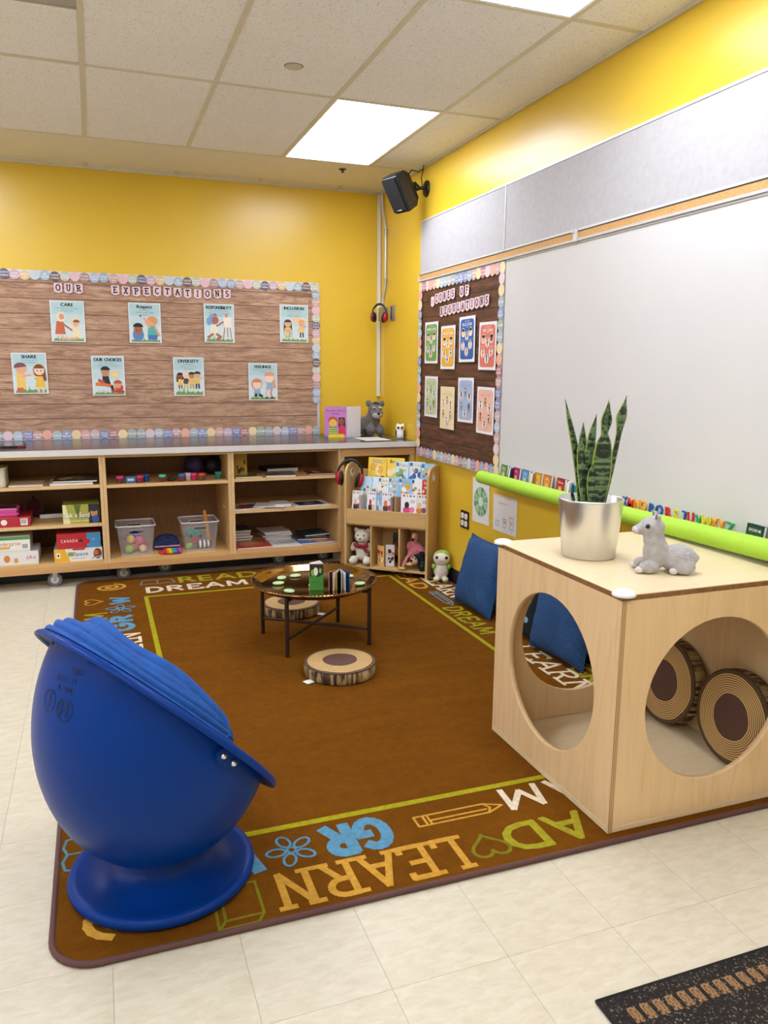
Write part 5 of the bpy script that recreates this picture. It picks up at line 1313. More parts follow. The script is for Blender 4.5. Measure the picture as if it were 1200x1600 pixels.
# ================================================================ ON THE COUNTER
def art_words(d, w, h):
    d.rect(-w/2, 0, w/2, h, '#C77FC0'); d.text('Words Are Not for', 0, h*.85, h*.065, '#3A2050', 1, maxw=w*.86); d.text('Hurting', 0, h*.76, h*.05, '#3A2050', 1, maxw=w*.5)
    d.ell(-w*.12, h*.56, w*.22, h*.13, '#C0542A'); d.ell(-w*.12, h*.48, w*.18, h*.13, '#F0B85A'); d.poly([(-w*.36,h*.1),(w*.1,h*.1),(w*.06,h*.36),(-w*.3,h*.36)], '#6E9A3A')
    for k in range(3): d.line([(-w*.33,h*(.16+.07*k)),(w*.08,h*(.16+.07*k))], h*.02, '#F0E6B0')
    d.poly([(w*.14,h*.66),(w*.42,h*.66),(w*.46,h*.3),(w*.12,h*.3)], '#2A1A22'); d.ell(w*.27, h*.52, w*.12, h*.12, '#8E5A3A'); d.poly([(w*.12,h*.1),(w*.46,h*.1),(w*.42,h*.4),(w*.16,h*.4)], '#D8385A'); d.poly([(-w*.36,0),(w*.42,0),(w*.36,h*.12),(-w*.3,h*.12)], '#F2D22E'); d.rect(-w*.5, 0, -w*.34, h*.07, '#5A7AC0')
t = thing('picture_book', 'pink picture book with two cartoon children standing half open on the counter', 'book', (-.465, -.40, .9006), (0, 0, 0))
mb = MB(); mb.M = Matrix.Rotation(math.radians(-10), 4, 'Z'); mb.box(-.115,.055,0,.003,0,.235,'#B868B0'); mb.build('front_cover', GLOSS, t)
d = Dr((0,0,0)); art_words(d, .168, .233); d.mb.v = [tuple(Matrix.Rotation(math.radians(-10),4,'Z') @ Vector((v[0]-.03, v[1], v[2]))) for v in d.mb.v]; d.mb.build('cover_print', GLOSS, t)
mb = MB()
for k in range(7): mb.M = Matrix.Translation((.054,-.008,0)) @ Matrix.Rotation(math.radians(92-8*k), 4, 'Z'); mb.box(0,.155-.004*k,-.0006,.0006,.003,.232,'#EDEAE4')
mb.build('pages', PAPER, t)
mb = MB(); mb.M = Matrix.Translation((.054,-.008,0)) @ Matrix.Rotation(math.radians(30), 4, 'Z'); mb.box(0,.16,-.0015,.0015,0,.235,'#E6E2EA'); mb.build('back_cover', GLOSS, t)
DGF, DKF = furm('dark_grey_fur', '#6E6763', .3), furm('charcoal_fur', '#35343A', .2)
plush('plush_schnauzer', 'grey plush schnauzer dog sitting in the counter corner', (-.165, -.26, .9006), math.radians(-8),
   [((-.03,.05,.075),(.085,.085,.075)), ((.015,-.005,.12),(.06,.06,.085)), ((-.01,-.06,.045),(.034,.04,.047)), ((.065,-.06,.045),(.034,.04,.047)), ((-.1,.03,.04),(.045,.06,.04)), ((.03,-.03,.205),(.058,.056,.054)), ((.035,-.08,.178),(.05,.042,.038))], DGF,
   [('muzzle', furm('pale_grey_fur', '#A7A099', .25), [((.035,-.098,.165),(.043,.03,.03))]), ('brow', furm('pale_brow', '#B5AEA6', .2), [((.012,-.083,.222),(.017,.012,.01)), ((.06,-.083,.222),(.017,.012,.01))]),
    ('nose', EYE, [((.038,-.128,.178),(.012,.009,.010))]), ('eye', EYE, [((.015,-.088,.21),.007)]), ('eye', EYE, [((.058,-.088,.21),.007)]),
    ('ear', DGF, [((-.02,-.025,.252),(.024,.016,.028),(0,-.4,0))]), ('ear', DGF, [((.082,-.02,.248),(.024,.016,.028),(0,.5,0))]), ('head_patch', DKF, [((.035,-.03,.245),(.034,.036,.024))])], .008, .008)
t = thing('owl_figurine', 'small white ceramic owl figurine with black markings on the counter', 'figurine', (-.045, -.60, .9006), math.radians(-22))
mb = MB(); mb.lathe([(0,0),(.03,.001),(.034,.02),(.035,.045),(.031,.065),(.033,.085),(.031,.1),(.02,.108),(0,.108)], 24); mb.build('body', M('white_glaze', '#EDEAE6', .15, var=.02), t)
mb = MB()
for sx in (-1, 1): mb.lathe([(.012,0),(.007,.01),(0,.018)], 10, (sx*.019, 0, .1))
mb.build('ear_tuft', M('white_glaze_tip', '#E8E5E0', .15), t)
mb = MB()
for sx in (-1, 1): mb.ell((sx*.013,-.029,.085), (.0105,.004,.0105)); mb.ell((sx*.03,-.01,.04),(.007,.016,.028))
mb.build('markings', M('black_glaze', '#17171A', .2), t)
MB().ell((0,-.034,.078), (.004,.004,.007)).build('beak', GLD, t)
t = thing('paper_sheet', 'loose white paper sheet lying on the counter in front of the plush dog', 'paper', (-.262, -.575, .9005), .05)
MB().box(-.1, .1, -.135, .135, .0002, .0016, '#EDEBE6').build('sheet', PAPER, t)
d = Dr((0,0,.0017), (1,0,0), (0,1,0), (0,0,1))
for k in range(6): d.line([(-.08,.09-.03*k),(.07,.09-.03*k)], .004, '#B9B6B2')
d.mb.build('print', PAPER, t)
t = thing('tablet', 'black tablet lying flat on the left end of the counter', 'tablet', (-2.73, -.50, .9006), .05)
MB().box(-.075, .075, -.11, .11, 0, .012).build('case', BPL, t, bevel=.004); MB().box(-.066, .066, -.1, .1, .0119, .0126).build('screen', M('black_glass', '#0A0A0C', .08), t)
MB().box(.03, .07, -.1105, -.1098, .003, .009).build('edge_trim', REDP, t)

# ================================================================ IN THE SHELVES
def gbox(name, label, x0, x1, z, h, d_, body, draw=None, y=-.77, cat='box', group=None, lid=None, rz=0):
    w_ = x1-x0; t = thing(name, label, cat, ((x0+x1)/2, y, z), rz, group)
    MB().box(-w_/2, w_/2, 0, d_, 0, h*.62, body).build('tray', GLOSS, t, bevel=.001, seg=1)
    MB().box(-w_/2-.0012, w_/2+.0012, -.0012, d_+.0012, h*.3, h, lid or body).build('lid', GLOSS, t, bevel=.001, seg=1)
    if draw:
        d = Dr((0,-.0013,0)); draw(d, w_, h); d.mb.build('box_print', GLOSS, t)
    return t
gg = 'game boxes in the left shelf unit'
def d_slick(d, w, h):
    d.rect(-w/2, 0, w/2, h, '#A9A84A'); d.poly([(-w*.5,0),(-w*.3,0),(-w*.42,h),(-w*.5,h)], '#E2E0A0'); d.poly([(-w*.2,h),(0,h),(-w*.1,h*.2)], '#5A6A2A')
    d.rect(w*.2, 0, w/2, h, '#2A2A30'); d.ell(w*.35, h*.55, w*.1, h*.25, '#C98A5E'); d.ell(w*.38, h*.2, w*.1, h*.2, '#3A5CA0'); d.ell(w*.35, h*.75, w*.11, h*.15, '#26303C')
    d.text('Sink n Sand', -w*.12, h*.3, h*.27, '#16181A', 1, maxw=w*.72); d.text('Sink n Sand', -w*.125, h*.33, h*.25, '#F6F4EC', 1, maxw=w*.7); d.text('QUICKSAND GAME', -w*.12, h*.1, h*.09, '#F0E8C0', 1)
gbox('game_box', 'green and black game box lettered Sink n Sand on the middle shelf', -2.445, -2.222, .4145, .125, .2, '#8E8F40', d_slick, group=gg)
def d_red(d, w, h): d.rect(w*.2, h*.15, w*.42, h*.85, '#EEEAE6'); [d.rect(w*(.22+.025*k), h*.3, w*(.232+.025*k), h*.8, '#2A2A2A') for k in range(7)]
t = gbox('game_box', 'flat red game box with a barcode on the middle shelf', -2.83, -2.64, .4145, .062, .24, '#B81E34', d_red, group=gg)
d = Dr((0,-.0013,0)); d.ell(-.057, .031, .0186, .0186, '#F0E8E4'); d.mb.build('logo_print', GLOSS, t)
t = thing('carry_case', 'bright pink plastic carry case lying on the flat red game box', 'case', (-2.79, -.765, .4775))
MB().box(-.085, .085, 0, .15, 0, .035).build('base', M('hot_pink_plastic', '#D84A96', .3), t, bevel=.012, seg=3); MB().box(-.085, .085, 0, .15, .0355, .056).build('lid', M('hot_pink_lid', '#E065A8', .3), t, bevel=.01, seg=3)
MB().box(-.07, .07, .01, .12, .0555, .058).build('window', M('dark_case_window', '#3A3038', .2), t)
def d_kind(d, w, h): d.rect(-w/2, h*.12, w/2, h*.9, '#F0EFE8'); d.rect(-w/2, h*.78, w/2, h*.98, '#4E9A50'); d.text('Kindergarten', -w*.12, h*.42, h*.26, '#C8862A', 1, maxw=w*.7); d.rect(-w*.5, h*.2, -w*.1, h*.36, '#E8B23A'); d.rect(w*.27, h*.2, w*.44, h*.5, '#DDD'+'DDD'); [d.rect(w*(.28+.022*k), h*.22, w*(.29+.022*k), h*.48, '#222222') for k in range(7)]
gbox('game_box', 'white and green learning game box lettered Kindergarten on the bottom shelf', -2.85, -2.652, .2525, .1, .24, '#E6E6DC', d_kind, group=gg)
def d_white(d, w, h): d.ell(-w*.2, h*.5, w*.07, h*.28, '#D8843A'); d.ell(0, h*.35, w*.05, h*.2, '#E0A05A'); d.text('dAvi', w*.34, h*.4, h*.32, '#B83048', 0, maxw=w*.22)
gbox('game_box', 'white box with orange flowers under the Kindergarten box', -2.87, -2.608, .1655, .086, .25, '#E9E6E2', d_white, group=gg)
def d_can(d, w, h):
    d.rect(-w/2, 0, w*.18, h, '#C42A34'); d.rect(w*.18, 0, w/2, h, '#4A94C8'); d.ell(w*.2, h*.42, w*.06, h*.17, '#C42A34'); d.text('CANADA', -w*.22, h*.42, h*.2, '#F4EEEA', 1, maxw=w*.38, sp=.3)
    d.line([(w*.0,h*.42),(w*.05,h*.6),(w*.1,h*.4)], h*.06, '#3A2420'); d.ell(w*.05, h*.5, w*.035, h*.1, '#3A2420'); d.text('24', w*.34, h*.5, h*.12, '#DCEAF4', 0)
gbox('puzzle_box', 'red and blue puzzle box lettered CANADA, topmost on the bottom shelf', -2.492, -2.226, .2505, .1, .2, '#B83A40', d_can, group=gg, rz=.02)
def d_space(d, w, h):
    d.rect(-w/2, 0, w/2, h, '#ECEBE8'); d.poly([(-w/2,0),(-w*.18,0),(-w*.28,h),(-w/2,h)], '#EDB52E'); d.rect(-w*.46, h*.3, -w*.38, h*.7, '#F4F0E6'); d.ell(-w*.42, h*.5, w*.02, h*.1, '#2A2A2A')
    d.rect(-w*.22, h*.4, -w*.1, h*.72, '#8AA83A'); d.text('Space', w*.05, h*.42, h*.3, '#2E6AB0', 1, maxw=w*.3); d.text('FLOOR PUZZLE', 0, h*.16, h*.1, '#5A5A66', 0); d.ell(w*.4, h*.5, w*.09, h*.42, '#7A3A22'); d.ell(w*.37, h*.58, w*.05, h*.2, '#C8743A'); d.line([(w*.27,h*.15),(w*.48,h*.3)], h*.1, '#9AB8D8'); d.rect(-w*.12, h*.86, w*.14, h, '#B83A40')
gbox('puzzle_box', 'white and yellow puzzle box lettered Space under the CANADA box', -2.512, -2.219, .1655, .084, .24, '#E4E2DE', d_space, group=gg)
t = thing('storage_bin', 'cream plastic storage bin at the left edge of the top shelf', 'bin', (-2.87, -.66, .6685))
MB().prism(rr(-.105,-.1,.105,.1,.02,4), 0, .11, 'z').build('body', M('cream_plastic', '#D9D2BC', .45), t, bevel=.004); MB().prism(rr(-.112,-.107,.112,.107,.02,4), .1105, .122, 'z').build('rim', M('cream_rim', '#CFC7AE', .45), t, bevel=.003)
def flat(name, label, x, y, z, w_, dp, th, cover, rz=0, draw=None, group=None, cat='book'):
    return book(name, label, w_, dp, th, cover, (x, y, z+th), (-PI/2, 0, rz), draw, group, cat)
gf = 'flat game boards on the top left shelf'
flat('game_board', 'cream flat game board lying on the top shelf of the left unit', -2.65, -.77, .6685, .2, .2, .012, '#CDB990', .0, None, gf, 'game board')
flat('game_board', 'pale thick folded game board at the bottom of the pile on the top left shelf', -2.38, -.775, .6685, .26, .24, .014, '#E2DCCB', .02, None, gf, 'game board')
flat('game_board', 'dark patterned game board resting on the pale one, top left shelf', -2.36, -.76, .683, .27, .24, .012, '#2E2824', -.04, blob_art(60, '#3A322C', ['#8A7A5A','#5A5044','#C8B890']), gf, 'game board')
gf2 = 'dark things at the back of the left unit'
flat('game_board', 'grey tray lying behind the Sink n Sand box', -2.5, -.52, .4145, .2, .2, .03, '#5A4A48', .1, None, gf2, 'game board')
t = plush('plush_ball', 'dark maroon fuzzy ball at the back of the middle shelf, left unit', (-2.64, -.42, .4145), 0, [((0,0,.065),(.065,.065,.065))], furm('maroon_fur', '#4A1420', .2), [('tuft', furm('maroon_tuft', '#5A1A28', .2), [((0,0,.13),(.012,.012,.012))])], .01, .01)
# modelling-clay pots on the middle unit's top shelf
gp = 'small modelling-clay pots on the middle shelf unit'
def pot(x, y, lid, body, label, r=.022, h=.05):
    t = thing('clay_pot', label, 'pot', (x, y, .6625), 0, gp)
    MB().lathe([(0,0),(r*.88,0),(r*.95,.003),(r,h*.66)], 20, col=body).build('tub', PLASTIC, t); MB().lathe([(r*1.02,h*.64),(r*1.1,h*.68),(r*1.12,h*.92),(r*1.02,h),(0,h)], 20, col=lid).build('lid', PLASTIC, t)
for x, y, l_, b_, s in ((-2.083,-.73,'#E0358E','#6E3A3E','clay pot with a hot pink lid and dark tub, leftmost on the shelf'),(-1.955,-.74,'#D83468','#8A2C3A','clay pot with a rose red lid right of the blue tin'),(-1.917,-.69,'#2458A8','#22519A','all-blue clay pot behind the rose red one'),
      (-1.812,-.74,'#4EC89A','#6A3A30','clay pot with a mint green lid standing alone mid-shelf'),(-1.685,-.74,'#3A7AC8','#7A2A4A','clay pot with a blue lid and plum tub'),(-1.643,-.71,'#E6E2DE','#C9C2BC','clay pot with a white lid and pale tub'),(-1.603,-.72,'#E0407A','#B82C54','all-pink clay pot beside the white one'),
      (-1.553,-.74,'#E0502E','#6A4038','clay pot with an orange-red lid and brown tub'),(-1.435,-.70,'#1F8A70','#1B7A66','all-teal clay pot, rightmost on the shelf')):
    pot(x, y, l_, b_, s)
gbox('small_tin', 'small blue tin between the pink-lidded clay pots', -2.045, -1.985, .6625, .042, .03, '#3A78B8', lambda d, w, h: d.rect(-w*.35, h*.3, w*.35, h*.7, '#C8DCEC'), -.735, 'tin')
t = thing('toy_animal', 'small black toy animal lying on the clay shelf', 'toy', (-1.755, -.73, .6625))
MB().ell((0,0,.014),(.03,.015,.014)).ell((.03,0,.02),(.014,.011,.011)).build('body', BPL, t); MB().box(-.02,.02,-.016,.016,0,.004).build('feet', REDP, t)
PURF = M('purple_ball', '#3A2C5A', .5)
t = thing('toy_ball', 'dark purple ball at the back of the clay-pot shelf', 'ball', (-1.56, -.42, .6625)); MB().ell((0,0,.075), .075, nu=24, nv=14).build('ball', PURF, t); MB().tube([(.0755*math.cos(a), 0, .075+.0755*math.sin(a)) for a in [2*PI*k/28 for k in range(28)]], .0015, 5, closed=True).build('seam', BPL, t)
t = thing('toy_ball', 'black ball next to the purple one at the back of the shelf', 'ball', (-1.435, -.45, .6625)); MB().ell((0,0,.065), .065, nu=24, nv=14).build('ball', M('black_ball', '#1A1822', .5), t); MB().tube([(.0655*math.cos(a), 0, .065+.0655*math.sin(a)) for a in [2*PI*k/28 for k in range(28)]], .0015, 5, closed=True).build('seam', BPL, t)
# clear bins
def clearmat():
    m, nt, b = newmat('clear_frosted_plastic'); out = nt.nodes['Material Output']
    tr_ = nt.nodes.new('ShaderNodeBsdfTransparent'); mx = nt.nodes.new('ShaderNodeMixShader'); v = coords(nt)
    b.inputs['Base Color'].default_value = (.82,.82,.84,1); b.inputs['Roughness'].default_value = .25
    nt.links.new(ramp(nt, noise(nt, v, 20, 2), [(.3, (.17,)*3), (.7, (.22,)*3)]), mx.inputs[0])
    nt.links.new(tr_.outputs[0], mx.inputs[1]); nt.links.new(b.outputs[0], mx.inputs[2]); nt.links.new(mx.outputs[0], out.inputs[0]); return m
CLR = clearmat(); CLRR = M('clear_bin_rim', '#C9C6C6', .3)
def clearbin(label, x, y, z):
    t = thing('clear_bin', label, 'bin', (x, y, z), 0, 'clear plastic bins in the middle unit'); b0, b1, d0, d1, h = .098, .122, .10, .125, .205
    def wall(ax, sg):
        hb, ht = (b0, b1) if ax == 'y' else (d0, d1); pb, pt = (d0, d1) if ax == 'y' else (b0, b1)
        n = 24; v = []; f = []
        for k in range(n):
            a = 2*PI*k/n+PI/4; c, s = math.cos(a), math.sin(a); m_ = max(abs(c), abs(s)); u, w_ = c/m_, s/m_
            for (uu, ww) in ((.44*c if ax == 'y' else .3*c, .80+.085*max(-.8, min(.8, s*1.2))), (u, (w_+1)/2)):
                hw = hb+(ht-hb)*ww; pd = pb+(pt-pb)*ww
                v.append((uu*hw, sg*pd, ww*h) if ax == 'y' else (sg*pd, uu*hw, ww*h))
        for k in range(n): f.append((2*k, 2*k+1, 2*((k+1) % n)+1, 2*((k+1) % n)))
        mb = MB().add(v, f, None, False)
        if ax == 'y':
            ring = MB().tube([v[2*k] for k in range(n)], .002, 6, closed=True)
            w__ = mb.build('wall', CLR, t); ring.build('handle_edge', CLRR, w__)
        else:
            v2 = [(sg*pb,-hb,0),(sg*pb,hb,0),(sg*pt,ht,h),(sg*pt,-ht,h)]; MB().add(v2, [(0,1,2,3)]).build('wall', CLR, t)
    for ax in 'xy':
        for sg in (-1, 1): wall(ax, sg)
    MB().box(-b0, b0, -d0, d0, 0, .003).build('floor_panel', CLR, t)
    MB().tube([(a, b, h) for a, b in rr(-b1-.004,-d1-.004,b1+.004,d1+.004,.02,4)], .0055, 8, closed=True).build('rim', CLRR, t)
clearbin('clear plastic bin with coloured balls, left in the middle unit', -2.0, -.63, .1655)
clearbin('clear plastic bin with toys and an orange stick, right in the middle unit', -1.575, -.63, .1655)
gt = 'toys inside the clear bins'
def ball(x, y, z, r, c, label):
    t = thing('toy_ball', label, 'ball', (x, y, z), 0, gt); MB().ell((0,0,r), r, nu=20, nv=12, col=c).build('ball', PLASTIC, t); MB().tube([(r*1.003*math.cos(a), 0, r+r*1.003*math.sin(a)) for a in [2*PI*k/24 for k in range(24)]], .001, 5, closed=True, col=c).build('seam', PLASTIC, t)
ball(-2.045, -.665, .1695, .028, '#9CC83A', 'lime green ball at the bottom of the left clear bin'); ball(-1.955, -.66, .1695, .026, '#EFC89A', 'peach ball at the bottom of the left clear bin'); ball(-2.01, -.60, .1695, .033, '#E8903A', 'orange ball in the left clear bin')
ball(-1.955, -.585, .1695, .036, '#D83A78', 'deep pink ball in the left clear bin'); ball(-2.03, -.625, .226, .03, '#EFC84A', 'yellow ball on top of the heap in the left clear bin'); ball(-1.975, -.645, .222, .03, '#E05A8A', 'pink ball on top of the heap in the left clear bin'); ball(-2.0, -.60, .236, .036, '#2A3A8A', 'navy ball at the top of the left clear bin')
t = thing('toy_car', 'teal toy car in the right clear bin', 'toy', (-1.6, -.6, .25), (0, .1, .2), gt); MB().prism([(-.06,0),(.06,0),(.058,.025),(.03,.03),(.015,.05),(-.03,.05),(-.05,.028),(-.06,.025)], -.025, .025, 'y', '#1E9A84').build('body', PLASTIC, t, bevel=.004)
for a in (-.035, .035):
    for b in (-.026, .026): MB().cyl((a,b-.004,0),(a,b+.004,0),.012,14,'#222222').build('wheel', PLASTIC, t)
t = thing('toy_zebra', 'black and white striped soft toy at the bottom of the right clear bin', 'toy', (-1.55, -.66, .1695), 0, gt)
for k in range(7): MB().tube([(-.042+.014*k,0,.03),(-.042+.014*(k+1),0,.03)], [.024+.005*math.sin(PI*k/6), .024+.005*math.sin(PI*(k+1)/6)], 14, ['#1A1A1C','#EDEBE6'][k % 2]).build('stripe', PLASTIC, t)
t = thing('toy_frog', 'lime green toy beside the striped one in the right clear bin', 'toy', (-1.645, -.66, .1695), 0, gt); MB().ell((0,0,.02),(.026,.02,.02), col='#8AB83A').build('body', PLASTIC, t); MB().ell((-.01,-.012,.038),.008,col='#C8D83A').ell((.01,-.012,.038),.008,col='#C8D83A').build('eye', PLASTIC, t)
t = thing('toy_block', 'red toy block in the right clear bin', 'toy', (-1.6, -.655, .212), (.1,.2,.3), gt); MB().box(-.026,.026,-.013,.013,0,.026,'#C83A3A').build('block', PLASTIC, t, bevel=.002); MB().cyl((-.012,0,.026),(-.012,0,.031),.008,10,'#C83A3A').cyl((.012,0,.026),(.012,0,.031),.008,10,'#C83A3A').build('stud', PLASTIC, t)
t = thing('orange_stick', 'orange wooden stick poking out of the right clear bin', 'stick', (-1.495, -.60, .171), (0, -.12, 0), gt); MB().box(-.011,.011,-.004,.004,0,.25,'#D98A2E').build('stick', PLASTIC, t, bevel=.003); MB().ell((0,0,.25),(.011,.004,.009),col='#D98A2E').build('tip', PLASTIC, t)
t = thing('pencil_case', 'dark blue patterned soft pencil case between the clear bins', 'pencil case', (-1.79, -.58, .1655))
mb = MB(); mb.prism(arc(0,.045,.085,.055,0,180,14)+[(-.085,.0),(.085,.0)], -.04, .04, 'y'); mb.build('body', M('navy_pattern_fabric', '#1C2C5C', .7, var=.7, vs_=60), t, bevel=.008); MB().box(-.086,.086,-.042,-.038,.02,.03).build('zip', M('pink_white_trim', '#D9A0B0', .5, var=.5, vs_=90), t)
rb = ['#D8342E','#E8862A','#F0C83A','#5CB04A','#3A8AC8','#6A4AA8','#C84A9A']
gpp = 'silicone popper toys between the bins'
t = thing('popper_toy', 'flat red popper toy with a rainbow edge between the bins', 'toy', (-1.78, -.72, .1655), .1, gpp)
MB().prism(rr(-.075,-.05,.075,.05,.02,4), 0, .012, 'z', '#C83A34').build('sheet', PLASTIC, t)
for k in range(7): MB().ell((-.06+.02*k, -.02, .012), (.008,.012,.006), nu=10, nv=6, col=rb[k]).build('bubble', PLASTIC, t)
t = thing('popper_toy', 'rainbow striped popper toy lying in front of the red one', 'toy', (-1.765, -.768, .1785), (.25, 0, .05), gpp)
for k in range(7): MB().box(-.056+.016*k, -.0405+.016*k, -.02, .05, 0, .01, rb[k]).build('stripe', PLASTIC, t, bevel=.003)
# ---- loose books and papers in the right unit
gr = 'loose books and papers in the unit beside the cart'
t = thing('gift_box', 'tall yellow box with black figures at the back of the top shelf', 'box', (-1.275, -.62, .6685), .1); MB().box(-.045,.045,-.045,.045,0,.14,'#B8922E').build('carton', GLOSS, t, bevel=.002); MB().box(-.047,.047,-.047,.047,.1405,.155,'#C29C38').build('lid', GLOSS, t, bevel=.002)
d = Dr((0,-.0453,0)); rs = random.Random(4)
for k in range(7): kid(d, (rs.random()-.5)*.06, .01+rs.random()*.09, .03, '#1C1812', '#1C1812', '#1C1812', '#1C1812')
d.mb.build('figures', PAPER, t)
A = blob_art
flat('picture_book', 'olive yellow book lying on the top shelf below the tall yellow box', -1.235, -.78, .6685, .19, .2, .01, '#A89A3A', .05, A(70,'#9A8E3C',['#6A7A3A','#C8B45A','#4A4A2A']), gr)
flat('picture_book', 'green-grey book with dark picture, centre of the top shelf', -1.01, -.785, .6685, .21, .24, .012, '#B9C0A8', -.1, A(71,'#6A6A5A',['#3A3A34','#8A8A74','#A87A5A']), gr)
flat('picture_book', 'black book lying behind the green-grey one, top shelf', -.94, -.53, .6685, .24, .2, .03, '#17171A', .12, None, gr)
flat('picture_book', 'thin maroon book at the right end of the top shelf', -.70, -.74, .6685, .19, .2, .008, '#6E1E2A', -.06, A(72,'#7A2832',['#C8A0A0','#4A1018']), gr)
flat('magazine', 'open white magazine with a red picture, left on the middle shelf', -1.23, -.775, .4465, .23, .22, .006, '#E6E2DE', .25, A(73,'#DAD4CE',['#8A2A2A','#5A4A4A','#B8A8A0']), gr)
flat('magazine', 'white sheet of paper sliding over the shelf edge beside the magazine', -1.10, -.772, .4535, .22, .2, .002, '#EDEBE8', -.3, None, gr)
flat('picture_book', 'small white book lying in the middle of the middle shelf', -.985, -.73, .4465, .12, .16, .018, '#E9E6E0', .03, None, gr)
flat('picture_book', 'white framed dark photograph book, right on the middle shelf', -.775, -.78, .4465, .27, .22, .006, '#E4E0DC', .08, lambda d, w, h: (d.rect(-w*.36,h*.15,w*.36,h*.85,'#2A2A30'), d.ell(0,h*.5,w*.15,h*.2,'#8A7A70')), gr)
flat('picture_book', 'red book with a pale oval, lowest at left on the bottom shelf', -1.205, -.785, .1655, .25, .24, .012, '#B02A24', .03, lambda d, w, h: (d.rect(-w/2,0,w/2,h,'#B82E26'), d.ell(0,h*.5,w*.25,h*.25,'#C8885A'), d.line(arc(0,h*.5,w*.3,h*.32,0,360,24), .006, '#E8C88A'), d.text('STORIES', 0, h*.46, h*.07, '#F0E0C0')), gr)
for k, (c_, lb) in enumerate((('#8A7A4A','olive book, lowest of the pile behind the red book'), ('#2C3E5C','navy book, second in the pile behind the red book'), ('#C8B890','tan book, third in the pile behind the red book'), ('#34506E','slate blue book, top of the pile behind the red book'))):
    flat('picture_book', lb, -1.255+.01*math.sin(k*2), -.52, .1655+.021*k, .15, .2, .02, c_, .06*math.sin(k*3), None, gr)
for k in range(6):
    flat('magazine', f'white magazine, {["lowest","second","third","fourth","fifth","top"][k]} in the crumpled pile at the back of the bottom shelf', -.985+.008*math.sin(k*2.3), -.54+.01*math.sin(k), .1655+.0105*k, .2, .2, .01, ['#DDD9D4','#C9C4BE','#E8E5E0'][k % 3], .12*math.sin(k*1.7), None, gr)
flat('picture_book', 'white colouring page lying at the front of the bottom shelf', -.975, -.785, .1655, .22, .22, .006, '#E9E7E4', -.08, lambda d, w, h: (d.rect(-w/2,0,w/2,h,'#E8E6E3'), [d.line(arc(-w*.2+w*.13*q,h*(.4+.15*(q%2)),w*.1,h*.12,0,360,14), .004, '#3A3A3E') for q in range(4)]), gr)
flat('picture_book', 'blue book with a yellow and orange cover, right on the bottom shelf', -.74, -.765, .1655, .26, .24, .012, '#2A5C96', .06, A(74,'#3A76B0',['#E8B23A','#D86A2A','#F0D88A','#244A7A']), gr)
flat('picture_book', 'brown book resting on the blue and yellow one', -.76, -.68, .1785, .22, .2, .01, '#5A4434', -.1, A(75,'#6A5240',['#8A7A5A','#3A2A22']), gr)
flat('picture_book', 'dark teal book at the top of the heap on the bottom shelf', -.70, -.60, .190, .2, .2, .012, '#24424A', .15, None, gr)

# ================================================================ ON THE TRAY TABLE
TZ = .3115
PEB = M('pale_green_stone', '#BBD6A0', .35, var=.05)
for k, (x, y, lb) in enumerate(((-1.365,-2.26,'pale green pebble, farthest to the left in the tray'), (-1.325,-2.16,'pale green heart-shaped pebble near the tray back rim, left'), (-1.345,-2.42,'pale green pebble at the front left of the tray'), (-1.245,-2.14,'pale green pebble behind the standing green book'),
      (-1.205,-2.355,'pale green pebble in front of the green book'), (-.975,-2.235,'pale green pebble at the back right of the tray'), (-.965,-2.40,'pale green pebble nearest the right rim of the tray'), (-1.01,-2.295,'pale green pebble right of the fanned book'))):
    t = thing('pebble', lb, 'pebble', (x, y, TZ), k*1.1, 'pale green pebbles in the brass tray')
    MB().ell((0,0,.008),(.031,.024,.008), nu=20, nv=8).build('stone', PEB, t); MB().prism(arc(0,0,.012,.008,0,360,10)[:-1], .0158, .0163).build('painted_mark', M('green_mark', '#A8C88A', .5), t)
def art_green(d, w, h):
    d.rect(-w/2, 0, w/2, h, '#3F8A3A'); d.poly([(-w/2,h),(w/2,h),(w/2,h*.62),(w*.1,h*.5),(-w*.2,h*.62),(-w/2,h*.5)], '#2A2A2A'); d.ell(-w*.05, h*.72, w*.16, h*.16, '#EDEBE4'); d.ell(-w*.28, h*.68, w*.12, h*.12, '#7AB83A'); d.ell(w*.28, h*.75, w*.1, h*.1, '#7AB83A'); d.line([(-w*.3,h*.3),(w*.3,h*.3)], h*.03, '#2E6A2C')
t = book('board_book', 'green board book standing open in the brass tray', .07, .135, .012, '#B86A5A', (-1.205, -2.425, TZ), (0, 0, -.25), art_green, 'board books standing in the tray', pages='#F2EFEA')
mb = MB()
for k in range(4): mb.M = Matrix.Translation((-.035,.014,0)) @ Matrix.Rotation(.25+.14*k, 4, 'Z'); mb.box(0,.07,-.0012,.0012,0,.134+.002*k,'#F0EDE8')
mb.build('open_pages', PAPER, t)
t = thing('board_book', 'dark fanned-out board book standing in the brass tray right of the green one', 'book', (-1.09, -2.45, TZ), -.35, 'board books standing in the tray')
for k, (c1, c2) in enumerate((('#EDE8E0','#5A2A34'),('#3A2A2C','#E8E2DA'),('#E6C23A','#2A2A34'),('#4A7A4A','#EDE8E0'),('#E9E4DC','#3A5C96'),('#2C4A8A','#2C4A8A'))):
    mb = MB(); mb.M = Matrix.Translation((0,.05,0)) @ Matrix.Rotation(math.radians(-128+k*15), 4, 'Z'); mb.box(0,.085,-.0016,-.0001,0,.095,c1); mb.box(0,.085,.0001,.0016,0,.095,c2); mb.build('leaf', GLOSS, t)
MB().box(-.004,.004,.048,.056,0,.095,'#2A3A6A').build('spine', GLOSS, t)

